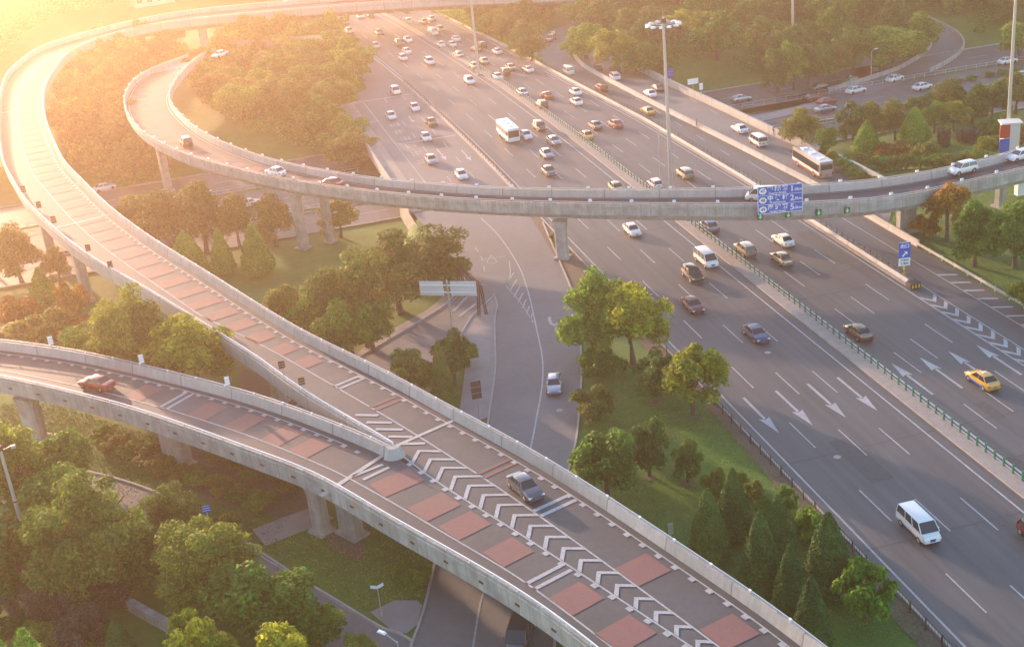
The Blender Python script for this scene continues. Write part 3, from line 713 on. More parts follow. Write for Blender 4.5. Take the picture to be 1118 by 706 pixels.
# ---- piers, foot positions read on the ground
def pier(par, bx, by, P, zt=None, w=1.7, d=1.5, z=None, E2=None, t0=.2):
    g = GT(bx, by) if z is None else G(bx, by, z)
    if E2 is not None:
        pa = P[nearest_i(P, g)]; pb = E2[nearest_i(E2, g)]; d2 = Vector((pb.x-pa.x, pb.y-pa.y, 0)); t_ = (Vector((g.x-pa.x, g.y+.5-pa.y, 0))).dot(d2)/d2.length_squared
        t_ = max(t0, min(1-t0, t_)); g = Vector((pa.x+d2.x*t_, pa.y+d2.y*t_-d/2*.6, g.z))
    i = nearest_i(P, g); a = dirz(P, i); t = zt if zt is not None else P[i].z-PT-2.0
    column(par, g.x, g.y+d/2*.6, t, w, d, a)
    return g
pier(L2, 617, 284, l2f, w=1.7, E2=l2p); column(L2, 12.4, 207.6, 5.9, 1.9, 1.5, -.9); column(L2, 17.0, 208.4, 5.9, 1.5, 1.3, -.9); pier(L2, 183, 208, l2f, w=2.2, E2=l2p); pier(L2, 990, 254, l2f, w=2.6, d=1.6, E2=l2p); pier(L2, 1097, 226, l2f, w=1.3, E2=l2p)
gp = GT(345, 250)
pier(R1, 94, 327, r1i, w=2.0, E2=r1p); pier(R1, 219, 62, r1i, w=2.2, E2=r1p); pier(R1, 122, 64, r1i, w=2.2, E2=r1p); pier(R1, 519, 39, r1i, w=2.2, d=2, E2=r1p); pier(R1, 306, 440, r1i, w=1.6, z=0, E2=r1p); pier(R1, 58, 290, r1i, w=1.6, E2=r1p); pier(R1, 700, 40, r1i, w=2, E2=r1p); pier(R1, 500, 560, r1i, w=1.8, z=0, E2=r1p); pier(R1, 640, 660, r1i, w=1.8, z=0, E2=r1p)
pier(R0, 196, 508, r0s, w=3.6, d=1.6, z=0, E2=r0p); pier(R0, 352, 582, r0s, w=1.6, z=0, E2=r0p); pier(R0, 385, 585, r0s, w=2.6, z=0, E2=r0p); pier(R0, 40, 480, r0s, w=2.6, z=0, E2=r0p)
# ---- highway edge walls and dividers (each a thing of its own)
def wall_thing(name, P, prof, side, m, label, cat='barrier', group=None):
    o = MB().sweep(P, prof, side).build(name, m); tag(o, label, cat, group); return o
cb = [Vector((interp(RB, y), y, 0)) for y in range(30, 285, 4)]+[Vector(p+(0,)) for p in ((87.9, 292), (89.2, 300), (92.6, 315), (97, 321))]
DIV = [(0, 0), (.02, .25), (.16, .4), (.2, .95), (.42, .95), (.46, .4), (.6, .25), (.62, 0)]
cbs = relax(resample(cb, 3), 3)
i_end = min(range(len(cbs)), key=lambda i: abs(cbs[i].y-149.5))
wall_thing('concrete_barrier', cbs[i_end:], DIV, -1, M['concrete_light'], 'pale concrete divider wall between the slip road and the outer road at upper right', 'barrier')
gr = wall_thing('guard_rail', [p+Vector((-.1, 0, 0)) for p in cbs[:i_end+1]], [(0, .45), (0, .85), (.06, .85), (.1, .65), (.06, .45)], -1, M['concrete_light'], 'pale guard rail edging the exit lane beside the grass at right', 'guard rail')
for i in range(0, i_end+1, 1): p = cbs[i]; MB().box((p.x+.15, p.y, .4), (.12, .12, .85)).build('post', M['steel'], gr)
rw = [Vector((interp(RW, y)+.1, y, 0)) for y in range(166, 292, 4)]+[Vector((103, 295, 0)), Vector((112, 299, 0))]
wall_thing('retaining_wall', relax(rw, 2), [(0, -.1), (0, 1.25), (-.08, 1.3), (-.08, 1.42), (.38, 1.42), (.38, 1.3), (.3, 1.25), (.3, -.1)], -1, M['concrete_light'], 'long concrete parapet wall along the outer road below the trees at upper right', 'wall')
lw_ = [Vector((30.5, y, 0)) for y in range(204, 292, 4)]
wall_thing('parapet_wall', lw_, [(0, -.1), (0, .9), (.3, .9), (.3, -.1)], 1, M['concrete_light'], 'low concrete parapet along the left edge of the service lanes over the underpass', 'wall')
slab = MB(); slab.ribbon([Vector((30.6, y, .14)) for y in range(204, 292, 4)], [Vector((33.4, y, .14)) for y in range(204, 292, 4)])
tag(up(slab.build('footway', M['paving'], fix=False)), kind='structure')
sb = [Vector((interp(REDGE, y)+.75, y, 0)) for y in range(140, 420, 4)]
wall_thing('concrete_barrier', sb, [(-.25, 0), (-.2, .35), (-.1, .6), (.1, .6), (.2, .35), (.25, 0)], 1, M['concrete_light'], 'low concrete divider between the outbound lanes and the slip lane carrying a thin railing', 'barrier')
# left verge separator between main lanes and service lanes
sv = [Vector((hx(49.2, y), y, 0)) for y in range(203, 372, 4)]
wall_thing('concrete_barrier', sv, [(-.25, 0), (-.25, .3), (.25, .3), (.25, 0)], 1, M['concrete_light'], 'low kerb-like concrete divider between the main lanes and the left service lanes', 'barrier')
# ---- fences
def fence(label, cat, fx, y0, y1, step, h, hz, mpost, mrail, pw=.12, bars=False, base=.0, group=None, slope=None):
    F = empty('fence', (fx(y0), y0, base)); tag(F, label, cat, group)
    inv = Vector((-fx(y0), -y0, -base))
    r = MB(); n = int((y1-y0)/4); P = [Vector((fx(y0+(y1-y0)*i/n), y0+(y1-y0)*i/n, base))+inv for i in range(n+1)]
    for z in hz: r.sweep([p+Vector((0, 0, z)) for p in P], [(-.035, -.03), (-.035, .03), (.035, .03), (.035, -.03)])
    if bars:
        k = int((y1-y0)/.45)
        for i in range(k):
            y = y0+i*.45; p = Vector((fx(y), y, base))+inv
            if y < 200: r.box((p.x, p.y, p.z+(hz[0]+hz[-1])/2), (.025, .025, hz[-1]-hz[0]))
    r.build('rails', mrail, F)
    pm = MB().box((0, 0, h/2), (pw, pw, h)); pm.box((0, 0, h+.02), (pw*1.3, pw*1.3, .05)); proto = None; far = MB(); c_ = 0
    y = y0
    while y <= y1:
        p = Vector((fx(y), y, base))+inv
        if c_ < 99:
            if proto is None: proto = pm.build('post', mpost, F); proto.location = p
            else: q = proto.copy(); C.objects.link(q); q.parent = F; q.location = p
        else: far.box((p.x, p.y, h/2), (pw, pw, h))
        c_ += 1; y += step
    if far.v: tag(far.build('post_row', mpost, F), kind='stuff')
    return F
fence('green median fence of short posts and rails running down the middle of the highway', 'fence', lambda y: hx(68.75, y), 70, 420, 1.5, .95, (.3, .78), M['green'], M['steel'], .17, base=.2)
fence('thin dark railing on the divider between outbound lanes and slip lane', 'railing', lambda y: interp(REDGE, y)+1.15, 141, 300, 1.6, 1.15, (.75, 1.08), M['steel_dark'], M['steel_dark'], .08, base=.0)
fence('black steel fence between the grass triangle and the highway edge at lower right', 'fence', lambda y: hx(48.7, y), 62, 160, 2.4, 1.15, (.25, 1.1), M['steel_dark'], M['steel_dark'], .1, bars=True)
fence('dark railing on the kerb between main lanes and left service lanes', 'railing', lambda y: hx(49.25, y), 205, 300, 2.0, .95, (.45, .9), M['rust'], M['rust'], .1, base=.3)
def fence_x(label, y, x0, x1, z, h=1.0):
    F = empty('fence', (x0, y, z)); tag(F, label, 'railing')
    r = MB()
    for zz in (.4, h): r.box(((x1-x0)/2, 0, zz), (x1-x0, .06, .06))
    r.build('rails', M['steel'], F); pm = None; x = 0
    while x <= x1-x0:
        if pm is None: pm = MB().box((0, 0, h/2), (.1, .1, h)).build('post', M['steel'], F)
        else: q = pm.copy(); C.objects.link(q); q.parent = F; q.location = (x, 0, 0)
        x += 2.5
fence_x('grey street railing down the middle of the sunken street, right of the highway', 246.2, 104, 200, -3.97)
fence_x('grey street railing down the middle of the sunken street, left of the highway', 246.2, -90, 28, -3.97)
fence_x('grey railing between the sunken main street and its tree-side lane at right', 227.2, 106, 200, -3.97)
fence_x('grey railing between the sunken main street and its tree-side lane at left', 227.2, -90, 26, -3.97)
# wall at the lower left
P = smooth([GT(*q) for q in [(30, 608), (60, 620), (100, 640), (150, 672), (200, 700), (250, 735)]], 2)
wall_thing('garden_wall', P, [(0, -.3), (0, .9), (-.1, .95), (-.1, 1.1), (.6, 1.1), (.6, .95), (.5, .9), (.5, -.3)], 1, M['concrete'], 'low grey stone wall running along the grass at the lower left corner', 'wall')
P = relax([p.copy() for p in CUL], 2)
wall_thing('parapet_wall', P, [(0, -.1), (0, .95), (.3, .95), (.3, -.1)], 1, M['concrete'], 'curved concrete parapet on the inner side of the far ramp at upper right', 'wall')
P = relax([p.copy() for p in CUR[len(CUR)//3:]], 2)
wall_thing('parapet_wall', P, [(0, -.1), (0, .95), (.3, .95), (.3, -.1)], -1, M['concrete'], 'curved concrete parapet on the outer side of the far ramp at upper right', 'wall')
# ------------------------------------------------------------------ vegetation
L_ = {
 'green': leafmat('foliage_green', (0.065, 0.163, 0.019), (0.109, 0.243, 0.025), (0.220, 0.349, 0.042), .45),
 'deep': leafmat('foliage_deep', (0.037, 0.105, 0.019), (0.068, 0.159, 0.025), (0.120, 0.221, 0.037), .4),
 'yellow': leafmat('foliage_yellow', (0.111, 0.182, 0.017), (0.251, 0.297, 0.023), (0.472, 0.462, 0.036), .5),
 'olive': leafmat('foliage_olive', (0.086, 0.128, 0.022), (0.149, 0.186, 0.031), (0.253, 0.243, 0.044), .45),
 'orange': leafmat('foliage_orange', (0.163, 0.100, 0.019), (0.312, 0.163, 0.019), (0.450, 0.250, 0.025), .45),
 'feather': leafmat('foliage_feather', (0.093, 0.161, 0.028), (0.146, 0.230, 0.033), (0.265, 0.307, 0.044), .5),
 'conifer': leafmat('foliage_conifer', (0.037, 0.105, 0.023), (0.059, 0.148, 0.028), (0.101, 0.201, 0.037), .25),
 'light': leafmat('foliage_light', (0.113, 0.274, 0.026), (0.194, 0.385, 0.035), (0.298, 0.468, 0.052), .4),
 'grey': leafmat('foliage_grey', (0.062, 0.056, 0.044), (0.100, 0.088, 0.069), (0.125, 0.106, 0.075), .2),
}
def leaves(pos, nrm, size, seed):
    r = np.random.default_rng(seed); n = len(pos)
    nr = nrm+r.normal(0, .55, (n, 3)); nr /= np.linalg.norm(nr, axis=1)[:, None]+1e-9
    a = np.cross(nr, r.normal(0, 1, (n, 3))); a /= np.linalg.norm(a, axis=1)[:, None]+1e-9
    b = np.cross(nr, a); s = size*r.uniform(.6, 1.35, n)[:, None]
    q = np.stack([pos-a*s, pos+b*s*.55, pos+a*s, pos-b*s*.55], 1).reshape(-1, 3)
    return q
def leafmesh(name, q, m):
    n = len(q)//4; me = bpy.data.meshes.new(name)
    me.vertices.add(len(q)); me.vertices.foreach_set('co', q.astype(np.float32).ravel())
    me.loops.add(len(q)); me.loops.foreach_set('vertex_index', np.arange(len(q), dtype=np.int32))
    me.polygons.add(n); me.polygons.foreach_set('loop_start', np.arange(0, len(q), 4, dtype=np.int32)); me.polygons.foreach_set('loop_total', np.full(n, 4, dtype=np.int32))
    me.update(); me.validate(); me.materials.append(m); return me
def crown_points(seed, n, nclump, flat=.8, cr_=.30, layered=False):
    cr_ = .215 if nclump > 65 else .34
    """unit crown: x,y within about 1, z 0..1, leaves gathered in clumps with gaps between"""
    r = np.random.default_rng(seed); P = []; Nn = []
    cen = []
    while len(cen) < nclump:
        v = r.normal(0, 1, 3); v /= np.linalg.norm(v)
        if v[2] < -.55: continue
        rad = r.uniform(.5, .95)
        if r.random() < .18: rad = r.uniform(.1, .5)
        c = v*rad*np.array([1, 1, flat]); c[0] += r.normal(0, .07); c[1] += r.normal(0, .07)
        cen.append(c)
    per = n//nclump
    for c in cen:
        k = r.uniform(.65, 1.3)*cr_; m = max(8, int(per*k/cr_))
        v = r.normal(0, 1, (m, 3)); v /= np.linalg.norm(v, axis=1)[:, None]; v[:, 2] = np.where(v[:, 2] < -.3, -v[:, 2], v[:, 2])
        d = v*k*r.uniform(.55, 1.05, m)[:, None]*(np.array([1.15, 1.15, .5]) if layered else np.array([1, 1, .8]))
        P.append(c+d); Nn.append(v*.7+np.array([0, 0, .5]))
    P = np.concatenate(P); Nn = np.concatenate(Nn)
    P[:, 2] = (P[:, 2]/flat+1)/2
    return P, Nn
def trunk_mb(seed, hb=.42, nl=6, rad=.035, sp=.75):
    """unit tree height 1, crown radius 1 in x,y (scaled later)"""
    r = random.Random(seed); mb = MB(); p = Vector((0, 0, -.01)); q = Vector((r.uniform(-.05, .05), r.uniform(-.05, .05), hb))
    mb.tube(p, p.lerp(q, .3), rad*1.35, rad, 8, False); mb.tube(p.lerp(q, .3), q, rad, rad*.75, 8, False)
    for i in range(nl):
        t = 2*PI*i/nl+r.uniform(-.4, .4); e = q+Vector((math.cos(t)*sp*r.uniform(.5, 1), math.sin(t)*sp*r.uniform(.5, 1), r.uniform(.18, .42)))
        m = q.lerp(e, .5)+Vector((0, 0, .05)); s0 = q-Vector((0, 0, hb*.25*r.random()))
        mb.tube(s0, m, rad*.5, rad*.33, 5, False); mb.tube(m, e, rad*.33, rad*.12, 5, False)
        for _ in range(2):
            e2 = m+Vector((r.uniform(-.4, .4), r.uniform(-.4, .4), r.uniform(.1, .3))); mb.tube(m, e2, rad*.2, rad*.07, 4, False)
    return mb
PROTO = {}
def make_proto(key, kind, lm, R, H, seed, n, size, nclump=34, flat=.8, hb=.35, layered=False, zlo=None):
    """a tree prototype R m crown radius, H m tall"""
    zlo = H*hb*.62 if zlo is None else zlo
    if kind == 'broad':
        P, Nn = crown_points(seed, n, nclump, flat, .30, layered)
        P = P*np.array([R*.86, R*.86, (H-zlo)])+np.array([0, 0, zlo]); 
        P[:, 2] = zlo+(P[:, 2]-P[:, 2].min())*(H-zlo)/(P[:, 2].max()-P[:, 2].min())
    elif kind == 'cone':
        r = np.random.default_rng(seed); h = r.beta(1.05, 1.5, n); th = r.uniform(0, 2*PI, n)
        prof = 1.08*(1-h)**.68*np.minimum(1, .7+h*2.4); lay = 1+.035*np.sin(h*60+th*3+r.normal(0, .5, n))+.04*np.sin(th*6+h*14)
        rr = prof*R*lay*r.uniform(.84, 1.02, n)
        P = np.stack([rr*np.cos(th), rr*np.sin(th), zlo+h*(H-zlo)], 1); Nn = np.stack([np.cos(th), np.sin(th), np.full(n, .5)], 1)
    elif kind == 'tier':
        r = np.random.default_rng(seed); nt_ = 13; tier = r.integers(0, nt_, n); h = (tier+r.uniform(0, .5, n))/nt_; th = r.uniform(0, 2*PI, n)
        rad = (1-h)**.9*R*(.9+.2*np.sin(th*7+tier))*np.sqrt(r.uniform(.25, 1, n))
        P = np.stack([rad*np.cos(th), rad*np.sin(th), zlo+h*(H-zlo)-rad*.12], 1); Nn = np.stack([np.cos(th)*.5, np.sin(th)*.5, np.ones(n)], 1)
    elif kind == 'mound':
        r = np.random.default_rng(seed); P, Nn = crown_points(seed, n, nclump, .7, .34)
        P = P*np.array([R*.86, R*.86, H]); 
    elif kind == 'upright':      # vertical twiggy shrub
        r = np.random.default_rng(seed); k = r.integers(0, 26, n); cx_ = r.normal(0, R*.45, 26); cy2 = r.normal(0, R*.45, 26); hh = r.uniform(.6, 1, 26)*H
        t = r.uniform(0.1, 1, n); P = np.stack([cx_[k]*(1+t*.35)+r.normal(0, .1*R, n), cy2[k]*(1+t*.35)+r.normal(0, .1*R, n), t*hh[k]], 1); Nn = r.normal(0, 1, (n, 3))
    me = leafmesh('crown', leaves(P, Nn, size, seed+5), L_[lm])
    root = empty(key); cn = {'mound': 'foliage', 'upright': 'foliage'}.get(kind, 'crown')
    o = bpy.data.objects.new(cn, me); C.objects.link(o); o.parent = root
    if kind in ('broad',): tb = trunk_mb(seed, hb, 7, .036, .7)
    elif kind in ('cone', 'tier'): tb = MB().tube((0, 0, -.01), (0, 0, .9), .05, .012, 7, False)
    else:
        tb = MB(); rr_ = random.Random(seed)
        for _ in range(6): t = rr_.uniform(0, 6.28); tb.tube((0, 0, -.02), (math.cos(t)*.4, math.sin(t)*.4, .7), .03, .01, 4, False)
    sx = R if kind == 'broad' else (R if kind in ('mound', 'upright') else 2.6)
    tb.v = [(v[0]*sx*(2.1 if kind == 'broad' and (v[0]**2+v[1]**2) < .0028 else 1), v[1]*sx*(2.1 if kind == 'broad' and (v[0]**2+v[1]**2) < .0028 else 1), v[2]*H) for v in tb.v]
    tr = tb.build('stems' if kind in ('mound', 'upright') else 'trunk', M['bark'], root); 
    PROTO[key] = dict(root=root, kids=[o, tr], R=R, H=H, used=False); root.name = 'proto'
def place(key, name, x, y, z, R, H, label, cat, group=None, rz=None):
    p = PROTO[key]
    if not p['used']: root = p['root']; p['used'] = True; kids = []
    else:
        root = p['root'].copy(); C.objects.link(root)
        for k in p['kids']: c = k.copy(); C.objects.link(c); c.parent = root
    root.name = name; root.location = (x, y, z-.02); root.rotation_euler = (0, 0, rng.uniform(0, 6.28) if rz is None else rz)
    root.scale = (R/p['R'], R/p['R'], H/p['H'])
    for k in ('label', 'category', 'group'):
        if k in root: del root[k]
    tag(root, label, cat, group); return root
NB = 4
for i in range(NB):
    make_proto(f'g{i}', 'broad', 'green', 4.2, 8.5, 10+i, 12500, .235, 34+3*i, .8, .34)
for i in range(3):
    make_proto(f'd{i}', 'broad', 'deep', 4.0, 8.0, 30+i, 6500, .27, 30, .85, .3)
for i in range(2): make_proto(f'y{i}', 'broad', 'yellow', 3.6, 8.0, 40+i, 9000, .22, 34, .8, .36, zlo=2.6)
for i in range(3): make_proto(f'o{i}', 'broad', 'olive', 4.4, 8.5, 50+i, 8500, .23, 44, .75, .32, True)
make_proto('r0', 'broad', 'orange', 3.2, 8.0, 60, 3800, .22, 30, .7, .5)
for i in range(2): make_proto(f'l{i}', 'broad', 'feather', 5.2, 9.5, 70+i, 22000, .165, 95, .62, .36, True)
for i in range(3): make_proto(f'c{i}', 'cone', 'conifer', 2.2, 7.0, 80+i, 15000, .12, zlo=.15)
for i in range(2): make_proto(f't{i}', 'cone', 'light', 2.6, 7.0, 90+i, 6500, .19, zlo=.6)
make_proto('tc', 'tier', 'light', 3.0, 8.0, 95, 5000, .2, zlo=.5)
for i in range(2): make_proto(f'm{i}', 'mound', 'green', 2.2, 2.6, 100+i, 5500, .16, 26, zlo=0)
make_proto('mo', 'mound', 'olive', 2.0, 2.2, 104, 4000, .16, 24, zlo=0)
make_proto('my', 'mound', 'yellow', 1.8, 2.0, 105, 3500, .16, 24, zlo=0)
make_proto('mr', 'mound', 'orange', 2.0, 2.4, 107, 3500, .16, 24, zlo=0)
make_proto('u0', 'upright', 'grey', 2.2, 3.4, 110, 7500, .13)
def fit(bx, by, ty, wpx):
    g = GT(bx, by); d = (g-CAM).length; R = wpx*d/FPX/2
    lo_, hi = .5, 30.0
    for _ in range(24):
        mid = (lo_+hi)/2
        if PX((g.x, g.y, g.z+mid))[1] > ty: lo_ = mid
        else: hi = mid
    H = lo_
    # the crown leans over its own top on a steep view: take off the far half of the crown's own depth
    return g, max(.6, R*1.06), max(.8, H-R*.22)
PLANTS = [
 # key, name, base x, base y, top y, width, label, category
 ('g0', 'broadleaf_tree', 650, 392, 286, 82, 'big round green tree beside the highway just below the crossing ramp pier', 'tree'),
 ('y0', 'broadleaf_tree', 692, 398, 300, 78, 'large green tree with yellow sunlit top overlapping the highway fence', 'tree'),
 ('y1', 'broadleaf_tree', 758, 452, 370, 76, 'small yellow-topped tree standing on the lawn close to the highway fence', 'tree'),
 ('d0', 'broadleaf_tree', 716, 440, 378, 50, 'slim dark green tree just left of the yellow-topped lawn tree', 'tree'),
 ('m0', 'shrub', 658, 410, 378, 52, 'rounded green shrub at the exit road kerb, upper one of two', 'shrub'),
 ('mo', 'shrub', 652, 458, 420, 52, 'rounded olive shrub at the exit road kerb, lower one of two', 'shrub'),
 ('g1', 'broadleaf_tree', 664, 548, 458, 88, 'big dense green tree at the ramp edge right of the exit road', 'tree'),
 ('d1', 'broadleaf_tree', 709, 519, 452, 46, 'slim green tree next to the big dense tree on the lawn', 'tree'),
 ('d2', 'broadleaf_tree', 751, 525, 473, 36, 'small dark tree in the middle of the lawn triangle', 'tree'),
 ('mo', 'shrub', 783, 548, 512, 30, 'loose olive shrub between small dark tree and the conifers', 'shrub'),
 ('c0', 'conifer', 775, 612, 528, 44, 'dark cone-shaped conifer, leftmost of the lawn conifers', 'conifer'),
 ('c1', 'conifer', 802, 586, 506, 40, 'dark cone-shaped conifer, farthest back in the lawn group', 'conifer'),
 ('c2', 'conifer', 831, 645, 553, 46, 'dark conifer in the centre of the lawn group', 'conifer'),
 ('c0', 'conifer', 850, 604, 535, 38, 'dark conifer between centre conifer and the highway fence', 'conifer'),
 ('c1', 'conifer', 904, 644, 553, 52, 'tallest dark conifer, nearest the highway fence', 'conifer'),
 ('c2', 'conifer', 864, 672, 588, 40, 'dark conifer second from the bottom of the lawn group', 'conifer'),
 ('c0', 'conifer', 886, 712, 623, 42, 'dark conifer lowest in the picture, touching the ramp parapet', 'conifer'),
 ('m1', 'shrub', 945, 676, 612, 66, 'large clipped round shrub beside the lowest conifers', 'shrub'),
 ('m0', 'shrub', 886, 590, 552, 34, 'green shrub by the highway fence behind the tallest conifer', 'shrub'),
 ('mo', 'shrub', 824, 545, 524, 22, 'low olive shrub near the highway fence above the conifers', 'shrub'),
 ('m1', 'shrub', 860, 560, 530, 26, 'small green shrub against the highway fence, middle of the lawn side', 'shrub'),
 ('d0', 'broadleaf_tree', 497, 420, 357, 50, 'dark tree in the bed between branch road and footpath, upper one', 'tree'),
 ('d1', 'broadleaf_tree', 454, 430, 376, 56, 'dark leafy tree in the bed beside the upper ramp parapet', 'tree'),
 ('c1', 'conifer', 486, 442, 368, 26, 'narrow dark conifer rising in the bed beside the footpath', 'conifer'),
 ('m0', 'shrub', 510, 400, 372, 28, 'small shrub spilling over the footpath edge in the bed', 'shrub'),
 ('o0', 'broadleaf_tree', 478, 318, 238, 84, 'tall sunlit tree overhanging the road junction below the crossing ramp', 'tree'),
 ('o1', 'broadleaf_tree', 436, 338, 240, 82, 'sunlit golden tree under the crossing ramp, left of the junction tree', 'tree'),
 ('o2', 'broadleaf_tree', 438, 342, 268, 88, 'broad tree behind the blank grey road sign', 'tree'),
 ('o0', 'broadleaf_tree', 402, 378, 262, 78, 'golden tree between the crossing ramp piers and the road sign', 'tree'),
 ('o1', 'broadleaf_tree', 366, 382, 285, 66, 'golden tree right beside the foot of the crossing ramp pier', 'tree'),
 ('g2', 'broadleaf_tree', 386, 398, 318, 66, 'low green tree near the upper ramp parapet, right of the pier', 'tree'),
 ('g0', 'broadleaf_tree', 344, 386, 314, 66, 'green tree close to the upper ramp parapet, below the piers', 'tree'),
 ('o2', 'broadleaf_tree', 318, 372, 304, 50, 'small olive tree at the ramp parapet left of the green trees', 'tree'),
 ('g1', 'broadleaf_tree', 408, 384, 320, 62, 'green tree at the kerb of the branch road by the ramp', 'tree'),
 ('l0', 'broadleaf_tree', 150, 432, 308, 98, 'large spreading golden tree in the gap between the two ramps', 'tree'),
 ('y0', 'broadleaf_tree', 212, 440, 334, 92, 'large yellow-green tree brushing the upper ramp parapet in the gap', 'tree'),
 ('o1', 'broadleaf_tree', 176, 436, 322, 80, 'golden tree in the middle of the clump between the two ramps', 'tree'),
 ('g3', 'broadleaf_tree', 122, 420, 342, 66, 'low tree at the left of the clump between the ramps', 'tree'),
 ('tc', 'conical_tree', 50, 330, 286, 40, 'light green cone-shaped tree left of the upper ramp pier', 'tree'),
 ('t0', 'conical_tree', 284, 302, 240, 36, 'light green cone-shaped tree beside the crossing ramp piers', 'tree'),
 ('t1', 'conical_tree', 208, 296, 248, 38, 'light green cone-shaped tree above the upper ramp parapet', 'tree'),
 ('t0', 'conical_tree', 246, 300, 246, 26, 'slender pale cone-shaped tree between two wider ones', 'tree'),
 ('o0', 'broadleaf_tree', 24, 308, 236, 50, 'street tree at the far left edge by the sunken street', 'tree'),
 ('o1', 'broadleaf_tree', 66, 308, 266, 32, 'small street tree next to the upper ramp pier', 'tree'),
 ('o2', 'broadleaf_tree', -6, 300, 240, 44, 'street tree cut by the left edge of the picture', 'tree'),
 ('o0', 'broadleaf_tree', 186, 272, 197, 66, 'rounded street tree under the bend of the crossing ramp', 'tree'),
 ('o1', 'broadleaf_tree', 226, 276, 190, 62, 'taller street tree touching the crossing ramp parapet', 'tree'),
 ('o2', 'broadleaf_tree', 262, 270, 208, 46, 'street tree behind the pale cone-shaped trees', 'tree'),
 ('o0', 'broadleaf_tree', 302, 268, 204, 50, 'street tree left of the crossing ramp piers', 'tree'),
 ('o1', 'broadleaf_tree', 150, 262, 206, 50, 'street tree beside the upper ramp, left of the ramp bend', 'tree'),
 ('o2', 'broadleaf_tree', 372, 258, 214, 44, 'street tree right behind the crossing ramp piers', 'tree'),
 ('mr', 'shrub', 24, 365, 322, 52, 'rusty bush at the far left above the lower ramp', 'shrub'),
 ('mo', 'shrub', 62, 372, 335, 56, 'olive bush on the bank above the lower ramp', 'shrub'),
 ('mr', 'shrub', 84, 352, 308, 36, 'rusty bush below the upper ramp pier', 'shrub'),
 ('mo', 'shrub', 100, 384, 350, 50, 'olive bush left of the clump between the ramps', 'shrub'),
 ('mo', 'shrub', 20, 382, 350, 60, 'wide olive bush touching the lower ramp parapet at left', 'shrub'),
 ('l1', 'broadleaf_tree', 112, 655, 503, 132, 'large feathery tree at lower left below the foreground ramp', 'tree'),
 ('l0', 'broadleaf_tree', 236, 668, 552, 118, 'feathery tree with golden top at the side street', 'tree'),
 ('l1', 'broadleaf_tree', 22, 580, 446, 112, 'feathery tree at the left edge just below the foreground ramp', 'tree'),
 ('g2', 'broadleaf_tree', 300, 706, 604, 110, 'dark green tree hanging over the side street at the bottom', 'tree'),
 ('g3', 'broadleaf_tree', 348, 716, 658, 62, 'low green tree beside the side street near the bottom edge', 'tree'),
 ('y1', 'broadleaf_tree', 232, 770, 662, 78, 'bright yellow tree cut by the bottom edge, left one', 'tree'),
 ('y0', 'broadleaf_tree', 322, 782, 682, 78, 'bright yellow tree cut by the bottom edge, middle one', 'tree'),
 ('l0', 'broadleaf_tree', 400, 752, 686, 58, 'low tree at the bottom edge beside the street lamp', 'tree'),
 ('l1', 'broadleaf_tree', 196, 606, 520, 74, 'feathery tree between the lower left grove and the foreground ramp', 'tree'),
 ('g3', 'broadleaf_tree', 76, 556, 470, 74, 'green tree just below the foreground ramp pier at left', 'tree'),
 ('u0', 'shrub', 66, 668, 612, 60, 'grey twiggy upright shrub at lower left by the garden wall', 'shrub'),
 ('u0', 'shrub', 24, 650, 596, 62, 'grey twiggy shrub at the left edge near the leaning pole', 'shrub'),
 ('u0', 'shrub', 92, 706, 650, 56, 'grey twiggy shrub at the bottom edge, left of the small cone tree', 'shrub'),
 ('u0', 'shrub', 120, 662, 630, 36, 'small grey shrub beside the lower end of the leaning pole', 'shrub'),
 ('c2', 'conifer', 136, 724, 672, 34, 'small green cone tree at the bottom edge on the grass', 'conifer'),
 ('tc', 'conical_tree', 2, 760, 655, 56, 'light green tiered tree in the bottom left corner', 'tree'),
 ('tc', 'conical_tree', 48, 770, 676, 74, 'light green tiered tree at the bottom edge near the corner', 'tree'),
 ('d1', 'broadleaf_tree', 6, 650, 545, 100, 'dark tree behind the leaning pole at the left edge', 'tree'),
 ('d2', 'broadleaf_tree', 160, 640, 560, 84, 'dark tree in the middle of the lower left grove', 'tree'),
 ('g1', 'broadleaf_tree', 70, 610, 505, 90, 'green tree between the two feathery trees at lower left', 'tree'),
 ('mo', 'shrub', 250, 590, 560, 44, 'olive bush under the foreground ramp by the bare earth', 'shrub'),
 ('m0', 'shrub', 450, 640, 612, 40, 'low green bush under the foreground ramp above the corner kerb', 'shrub'),
 ('r0', 'broadleaf_tree', 1034, 262, 192, 50, 'orange autumn tree in front of the crossing ramp at right', 'tree'),
 ('g0', 'broadleaf_tree', 1064, 290, 213, 58, 'green street tree right of the orange tree', 'tree'),
 ('g2', 'broadleaf_tree', 1108, 292, 212, 64, 'green tree at the right edge below the crossing ramp', 'tree'),
 ('y1', 'broadleaf_tree', 1124, 340, 300, 44, 'yellow bush-like tree cut by the right edge', 'tree'),
 ('mr', 'shrub', 1010, 258, 234, 30, 'orange shrub beside the right ramp pier', 'shrub'),
 ('o1', 'broadleaf_tree', 876, 160, 113, 46, 'brownish tree behind the wall where two people walk', 'tree'),
 ('d0', 'broadleaf_tree', 931, 158, 107, 38, 'dark round tree, first in the row along the sunken street', 'tree'),
 ('o2', 'broadleaf_tree', 953, 156, 105, 30, 'brownish tree, second in the row along the sunken street', 'tree'),
 ('o0', 'broadleaf_tree', 977, 153, 103, 32, 'brown tree between the two bright cone-shaped trees', 'tree'),
 ('g1', 'broadleaf_tree', 1020, 145, 104, 30, 'light thin tree right of the bright cone-shaped trees', 'tree'),
 ('y0', 'broadleaf_tree', 1041, 143, 105, 32, 'pale feathery tree in the middle of the street row', 'tree'),
 ('d1', 'broadleaf_tree', 1004, 142, 97, 36, 'dark tree behind the larger bright cone tree', 'tree'),
